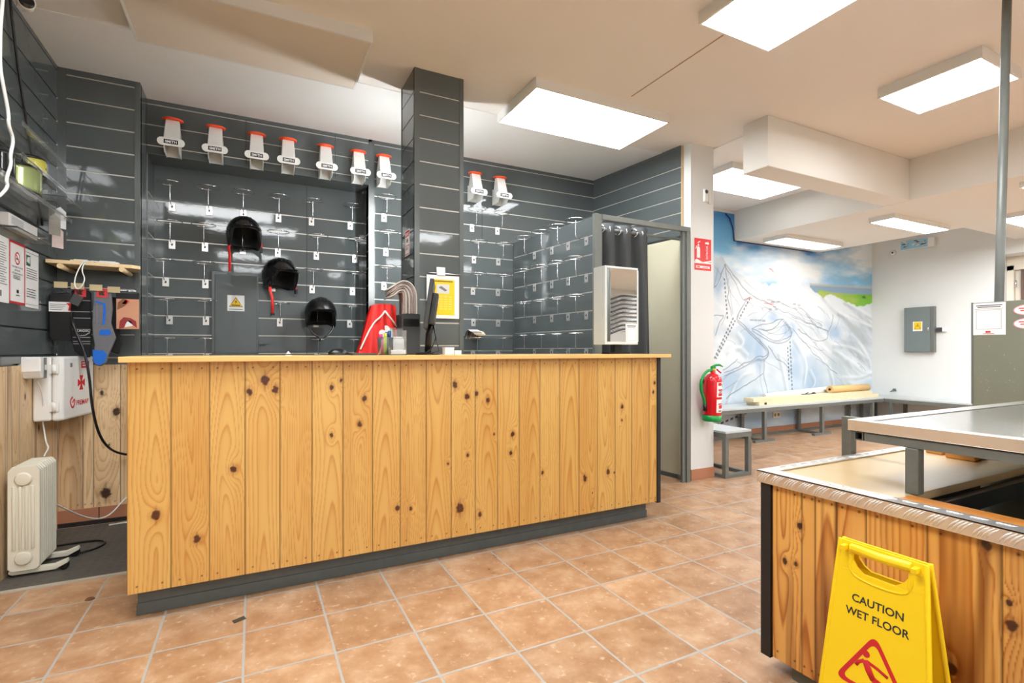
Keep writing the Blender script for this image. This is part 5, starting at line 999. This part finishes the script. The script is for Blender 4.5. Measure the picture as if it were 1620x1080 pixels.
tag(MB().tube([(-.84, 4.17, .012), (-.76, 4.18, .012), (-.68, 4.16, .012), (-.5, 4.15, .012)], .005, 8).build('white_cable', WPLAS), 'white lead lying along the far edge of the rubber mat', 'cable')
tag(MB().tube([(-1.05, 3.86, .014), (-.92, 3.87, .014), (-.82, 3.86, .014), (-.775, 3.80, .014), (-.80, 3.71, .014), (-.88, 3.66, .014), (-.96, 3.68, .014), (-1.02, 3.70, .014)], .006, 8).build('black_cable', BLACK), 'loop of black lead lying on the rubber mat by the radiator', 'cable')
mb = MB(); mb.prism([(0, 0), (.045, .02), (.035, .05), (-.01, .028)], (-.07, 2.455, 0.0005), (1, 0, 0), (0, 1, 0), (0, 0, .0012)); tag(mb.build('paper_scrap', mat('dark litter', lin(66, 60, 44), .7, var=.4, scale=80)), 'small dark scrap lying on the tiles in front of the counter', 'litter')
mb = MB(); mb.lathe([(.02, 0), (.014, .006), (0, .008)], (-.675, 3.0, .0), (0, 0, 1), 10); tag(mb.build('wood_chip', mat('brown chip', lin(110, 72, 46), .7)), 'tiny brown chip on the tiles left of the counter', 'litter')

# ------------------------------------------------------------------ fire equipment on the white partition
fe = thing('fire_extinguisher', 'red fire extinguisher with green base and green hose on the white partition', 'fire extinguisher', (3.61, 3.215, .53)); fc = V3((3.607, 3.215, 0)); ax = V3((.035, 0, 1))
mb = MB(); mb.lathe([(.074, .575), (.0775, .59), (.0775, .885), (.07, .915), (.045, .94), (.024, .95), (.022, .965)], fc - V3((.0, 0, 0)), ax, 32); mb.build('cylinder', REDP, fe)
mb = MB(); mb.lathe([(.0, .528), (.072, .528), (.080, .536), (.080, .582), (.0, .583)], fc, ax, 32); mb.build('base_cap', GREEN, fe)
tp = fc + ax * .965; mb = MB(); mb.lathe([(.02, 0), (.02, .02), (.014, .03)], tp, ax, 16); mb.build('valve', mat('brass', lin(214, 160, 70), .3, .8), fe)
mb = MB(); mb.obb(tp + V3((.0, 0, .038)), (.02, 0, .002), (0, .012, 0), (0, 0, .012)); mb.tube([tuple(tp + V3((-.01, 0, .045))), tuple(tp + V3((.03, -.005, .058))), tuple(tp + V3((.07, -.01, .06))), tuple(tp + V3((.105, -.014, .045)))], [.009, .011, .01, .006], 8); mb.build('lever', GREEN, fe)
mb = MB(); mb.tube([tuple(tp + V3((.04, -.006, .02))), tuple(tp + V3((.065, -.01, .0))), tuple(tp + V3((.085, -.012, -.012)))], .007, 8); mb.build('safety_clip', REDP, fe)
mb = MB(); mb.tube([tuple(tp + V3((-.015, 0, .012))), tuple(tp + V3((-.065, 0, .014))), tuple(tp + V3((-.122, 0, -.03))), tuple(tp + V3((-.152, 0, -.10))), tuple(tp + V3((-.146, 0, -.17))), tuple(tp + V3((-.112, 0, -.23))), tuple(tp + V3((-.10, 0, -.285)))], .0125, 10); ho = mb.build('hose', GREEN, fe)
mb = MB(); mb.tube([tuple(tp + V3((-.10, 0, -.283))), tuple(tp + V3((-.102, 0, -.345)))], .0155, 10); mb.build('nozzle', BLACK, ho)
mb = MB()
def lab(z0, z1, a0, a1, m, k=.0782):
    ps = []; n0 = len(mb.V)
    for j in range(9):
        a = a0 + (a1 - a0) * j / 8
        for z in (z0, z1): mb.V.append(tuple(fc + ax * z + V3((math.cos(a) * k, math.sin(a) * k, 0))))
    for j in range(8): mb.face((n0 + 2 * j, n0 + 2 * j + 2, n0 + 2 * j + 3, n0 + 2 * j + 1), m, True)
A0, A1 = -1.95, -.5
lab(.745, .875, A0, A1, 0); lab(.61, .725, A0, A1, 0)
for z0, z1, a0, a1, m in ((.755, .78, A0 + .2, A1 - .1, 1), (.80, .815, A0 + .2, A1, 1), (.845, .87, A0 + .15, A0 + .7, 1), (.83, .86, A0 + .8, A1 - .1, 2), (.785, .796, A0 + .3, A0 + .9, 2), (.645, .675, A0 + .3, A1, 1), (.68, .69, A0 + .2, A1 - .2, 1), (.618, .63, A0 + .25, A0 + .8, 2), (.70, .704, A0 + .6, A1 - .2, 2)): lab(z0, z1, a0, a1, m, .0785)
mb.build('labels', [PAPER, REDINK, GINK], fe)
mb = MB(); mb.box(3.575, 3.28, .86, 3.64, 3.302, .90); mb.build('bracket', GREYP, fe)
def dr(f, tx, pg):
    f(.0, .0, .21, .285, 0); f(.0, .062, .21, .012, 1); pg([(.0, .085), (.06, .06), (.21, .082), (.21, .095), (.1, .075), (.03, .10)], 1)
    pg([(.03, .11), (.07, .11), (.07, .195), (.062, .21), (.038, .21), (.03, .195)], 1); f(.042, .215, .016, .02, 1); pg([(.04, .24), (.075, .255), (.07, .262), (.038, .248)], 1); pg([(.028, .22), (.012, .19), (.018, .187), (.034, .215)], 1); pg([(.135, .24), (.165, .24), (.165, .232), (.185, .248), (.165, .264), (.165, .256), (.135, .256)], 1)
    mb_t(f)
    f(.02, .02, .17, .02, 1); f(.03, .026, .04, .01, 0); f(.1, .026, .07, .006, 0)
def mb_t(f): pass
t = sheet('fire_sign', 'red extinguisher sign peeling on the white partition', 'sign', (3.503, 3.3015, 1.873), (1, 0, 0), (0, 0, 1), (0, -1, 0), .21, .285, dr, mats=[mat('red sign', lin(222, 34, 40), .35), PAPER])
mb = MB(); mb.text('EXTINTOR', (3.503 + .168, 3.2994, 1.873 + .165), (0, 0, 1), (-1, 0, 0), .036, 0, .12); mb.build('lettering', PAPER, t)
t = thing('alarm_sensor', 'small white alarm sensor high on the white partition', 'sensor', (3.635, 3.29, 2.46)); mb = MB(); mb.box(3.60, 3.275, 2.485, 3.66, 3.301, 2.605); mb.build('case', WPLAS, t, bevel=.015, segs=3); mb = MB(); mb.lathe([(.018, 0), (.012, .006), (0, .007)], (3.628, 3.275, 2.578), (0, -1, 0), 16); mb.build('lens', GREYP, t); mb = MB(); mb.box(3.675, 3.29, 2.48, 3.70, 3.301, 2.60); mb.build('trunking', WPLAS, t)

# ------------------------------------------------------------------ benches
SEAT = mat('pale grey bench seat', lin(196, 202, 202), .35, var=.05)
bs = thing('short_bench', 'short grey steel bench against the partition beside the fire extinguisher', 'bench', (3.96, 3.7, 0)); mb = MB(); mb.box(3.785, 3.2, .405, 4.12, 4.24, .422); mb.build('seat', SEAT, bs); mb = MB()
for a in ((3.78, 3.195, .36, 4.125, 3.235, .405), (3.78, 4.2, .36, 4.125, 4.245, .405), (3.78, 3.235, .36, 3.82, 4.2, .405), (4.085, 3.235, .36, 4.125, 4.2, .405)): mb.box(*a)
mb.build('seat_frame', STEEL, bs)
for y in (3.2, 4.2):
    for x in (3.782, 4.083): MB().box(x, y, 0, x + .04, y + .04, .36).build('leg', STEEL, bs)
mb = MB(); mb.box(3.822, 3.2, 0, 4.083, 3.24, .035); mb.box(3.822, 4.2, 0, 4.083, 4.24, .035); mb.box(3.782, 3.24, 0, 3.822, 4.2, .03); mb.box(4.083, 3.24, 0, 4.123, 4.2, .03); mb.build('stretcher', STEEL, bs)
lb = thing('long_bench', 'long grey steel bench below the painted mural', 'bench', (6.4, 4.45, 0)); mb = MB(); mb.box(4.13, 4.25, .43, 8.40, 4.62, .45); mb.build('seat', SEAT, lb); mb = MB(); mb.box(4.13, 4.245, .385, 8.40, 4.285, .43); mb.box(4.13, 4.585, .385, 8.40, 4.62, .43); mb.build('seat_frame', STEEL, lb)
for x in (4.4, 5.72, 6.9, 8.1):
    mb = MB(); mb.box(x, 4.25, .03, x + .045, 4.29, .385); mb.build('leg', STEEL, lb); MB().box(x, 4.585, .03, x + .05, 4.62, .385).build('leg', STEEL, lb)
    mb = MB(); mb.box(x - .17, 4.25, 0, x + .2, 4.29, .03); mb.box(x + .002, 4.29, 0.003, x + .042, 4.62, .03); mb.build('foot_bar', STEEL, lb)
mb = MB(); mb.box(4.13, 4.60, .0, 8.40, 4.632, .03); mb.build('wall_rail', STEEL, lb)
rb = thing('side_bench', 'grey steel bench along the white wall under the grey cabinet', 'bench', (8.62, 3.6, 0)); mb = MB(); mb.box(8.42, 2.2, .43, 8.84, 4.62, .45); mb.build('seat', SEAT, rb); mb = MB(); mb.box(8.415, 2.2, .375, 8.455, 4.62, .43); mb.box(8.80, 2.2, .385, 8.84, 4.62, .43); mb.build('seat_frame', STEEL, rb)
for y in (2.3, 3.3, 4.15, 4.57):
    for x in (8.418, 8.80): MB().box(x, y, 0, x + .04, y + .04, .385).build('leg', STEEL, rb)
mb = MB(); mb.box(8.458, 4.15, 0, 8.80, 4.19, .03); mb.box(8.458, 3.3, 0, 8.8, 3.34, .03); mb.build('stretcher', STEEL, rb)
PK = mat('pale timber plank', lin(226, 210, 176), .6, var=.1, scale=14)
for i, (x0, x1, z, y0, y1) in enumerate(((5.70, 8.38, .45, 4.31, 4.50), (5.62, 8.25, .497, 4.33, 4.48))):
    t = thing('timber_plank', ['lower pale timber plank lying on the long bench', 'upper pale timber plank stacked on the lower one on the long bench'][i], 'plank', (7, 4.4, z), 'planks on the long bench'); mb = MB(); mb.box(x0, y0, z, x1, y1, z + .047); mb.build('board', PK, t, bevel=.003)
    if i == 0: mb = MB(); mb.box(5.80, 4.307, .462, 5.84, 4.3099, .488); mb.build('stamp', INK, t)
t = thing('wrapped_roll', 'brown paper roll lying on the planks', 'roll', (7.8, 4.42, .544)); mb = MB(); mb.tube([(7.33, 4.41, .594), (8.30, 4.43, .594)], .05, 20); mb.build('roll', mat('tan paper roll', lin(222, 184, 122), .6, var=.08), t); mb = MB(); mb.tube([(7.325, 4.41, .594), (7.331, 4.41, .594)], .018, 12); mb.build('core', SLOTD, t)
t = thing('white_roll', 'long white paper roll lying on the bench behind the planks', 'roll', (6.9, 4.55, .45)); mb = MB(); mb.tube([(6.1, 4.55, .52), (7.6, 4.54, .575)], .052, 18); mb.build('roll', PAPER, t); mb = MB(); mb.tube([(6.095, 4.55, .52), (6.101, 4.55, .52)], .02, 10); mb.build('core', GREYP, t)
t = thing('dark_clamp', 'small dark clamp lying on the planks in front of the white roll', 'clamp', (6.95, 4.42, .544)); mb = MB(); mb.box(6.72, 4.40, .5445, 6.98, 4.43, .552); mb.tube([(6.93, 4.41, .555), (6.98, 4.42, .562), (7.02, 4.42, .553)], .009, 8); mb.build('jaw', GREYP, t); mb = MB(); mb.tube([(6.8, 4.415, .555), (6.86, 4.42, .57)], .006, 6); mb.build('screw', BLACK, t)
for i, x in enumerate((6.50, 8.20)):
    t = thing('wall_socket', ['double wall socket below the mural, nearer the fire extinguisher', 'double wall socket below the mural, nearer the white wall'][i], 'socket', (x, 4.645, .22), 'sockets under the mural'); mb = MB(); mb.box(x - .075, 4.638, .215, x + .075, 4.6495, .295); mb.build('plate', CREAMP, t, bevel=.003); mb = MB()
    for s in (-1, 1): mb.lathe([(.022, 0), (.022, .002), (0, .002)], (x + s * .036, 4.638, .255), (0, -1, 0), 14)
    mb.build('outlet', mat('brown socket face', lin(150, 126, 90), .5), t)
# ------------------------------------------------------------------ white wall
wcb = thing('wall_cabinet', 'grey steel fuse cabinet on the white wall', 'cabinet', (8.8, 3.97, 1.12)); mb = MB(); mb.box(8.78, 3.79, 1.125, 8.849, 4.165, 1.79); mb.build('case', STEEL, wcb); mb = MB(); mb.box(8.765, 3.835, 1.13, 8.78, 4.16, 1.785); d_ = mb.build('door', mat('grey steel door', lin(118, 128, 128), .35, .2), wcb, bevel=.003)
mb = MB(); mb.tube([(8.757, 3.85, 1.44), (8.757, 3.85, 1.49)], .008, 8); mb.build('handle', CHROME, d_)
t = thing('padlock_block', 'small grey keypad on the white wall at the right edge of the fuse cabinet', 'keypad', (8.83, 3.71, 1.41)); mb = MB(); mb.box(8.81, 3.70, 1.42, 8.849, 3.775, 1.48); mb.build('body', GREYP, t); mb = MB(); mb.box(8.80, 3.66, 1.42, 8.849, 3.70, 1.48); mb.build('cap', WPLAS, t)
def dr(f, tx, pg): f(.012, .022, .096, .11, 0); pg([(.02, .03), (.10, .03), (.06, .115)], 1); pg([(.028, .035), (.092, .035), (.06, .104)], 0); pg([(.065, .095), (.052, .07), (.06, .072), (.055, .05), (.07, .076), (.062, .076)], 1)
sheet('warning_sign', 'yellow voltage warning sign on the grey fuse cabinet', 'sign', (8.7645, 4.045, 1.435), U_, V_, N_, .12, .14, dr, mats=[YPRINT, INK])
el = thing('emergency_light', 'emergency light with a painted cover high on the white wall', 'emergency light', (8.82, 4.0, 2.66)); mb = MB(); mb.box(8.79, 3.79, 2.67, 8.849, 4.22, 2.80); mb.build('case', WPLAS, el, bevel=.01); mb = MB(); mb.box(8.786, 3.87, 2.672, 8.789, 4.215, 2.795); r = random.Random(4)
for k in range(26): y, z = r.uniform(3.88, 4.18), r.uniform(2.70, 2.78); mb.box(8.7845, y, z, 8.7859, y + r.uniform(.01, .05), z + r.uniform(.004, .014), 1 + k % 3)
mb.build('cover', [mat('pale blue cover', lin(150, 200, 222), .5), INK, PAPER, mat('rust print', lin(180, 90, 70), .6)], el)
t = thing('round_sensor', 'small round sensor on the white wall left of the emergency light', 'sensor', (8.83, 4.33, 2.63)); mb = MB(); mb.lathe([(.04, 0), (.036, .02), (.012, .028)], (8.849, 4.345, 2.66), (-1, 0, 0), 18); mb.build('housing', WPLAS, t); mb = MB(); mb.lathe([(.014, 0), (0, .006)], (8.821, 4.345, 2.66), (-1, 0, 0), 12); mb.build('lens', BLACK, t)
t = thing('wall_bracket', 'small bent metal bracket on the white wall just above the side bench', 'bracket', (8.83, 4.35, .5)); mb = MB(); mb.tube([(8.849, 4.33, .54), (8.79, 4.33, .54), (8.78, 4.36, .51), (8.80, 4.28, .53)], .008, 6); mb.build('hook', STEEL, t); mb = MB(); mb.box(8.843, 4.31, .52, 8.849, 4.35, .56); mb.build('plate', STEEL, t)

# ------------------------------------------------------------------ snowboard rack seen only in the counter mirror
rk = thing('snowboard_rack', 'dark steel rack holding stacked snowboards, seen in the counter mirror', 'rack', (5.2, -.9, 0)); mb = MB()
for x in (4.40, 5.80):
    mb.box(x, -1.12, 0, x + .05, -1.07, 2.1)
mb.box(4.4, -1.35, 0, 5.85, -1.07, .04); mb.build('upright', BLACKM, rk); mb = MB()
for k in range(9):
    for x in (4.40, 5.80): mb.box(x, -1.07, 1.335 + k * .066 + (.075 if x > 5 else 0), x + .05, -.72, 1.341 + k * .066 + (.075 if x > 5 else 0))
mb.build('arm', BLACKM, rk)
for k in range(9):
    t = thing('snowboard', 'black snowboard in the stack seen in the counter mirror', 'snowboard', (5.15, -.9, 1.386 + k * .066), 'snowboards in the mirror rack'); z0 = 1.392 + k * .066
    zz = lambda x: z0 + .055 * (1 + math.tanh((x - 5.12) / .14)) - .03 * max(0, x - 5.4) + .02 * math.sin(x * 9)
    mb = MB(); mb.grid(lambda a, b: (4.36 + 1.48 * a, -1.04 + .28 * b, zz(4.36 + 1.48 * a)), 50, 4); mb.build('deck', BLACKG if k % 3 else GREYP, t, solid=.048)
    for q in (-.023, .023): mb = MB(); mb.tube([(4.36 + 1.48 * a, -.757, zz(4.36 + 1.48 * a) + q) for a in [i / 40 for i in range(41)]], .0045, 5); mb.build('steel_edge', ALU, t)
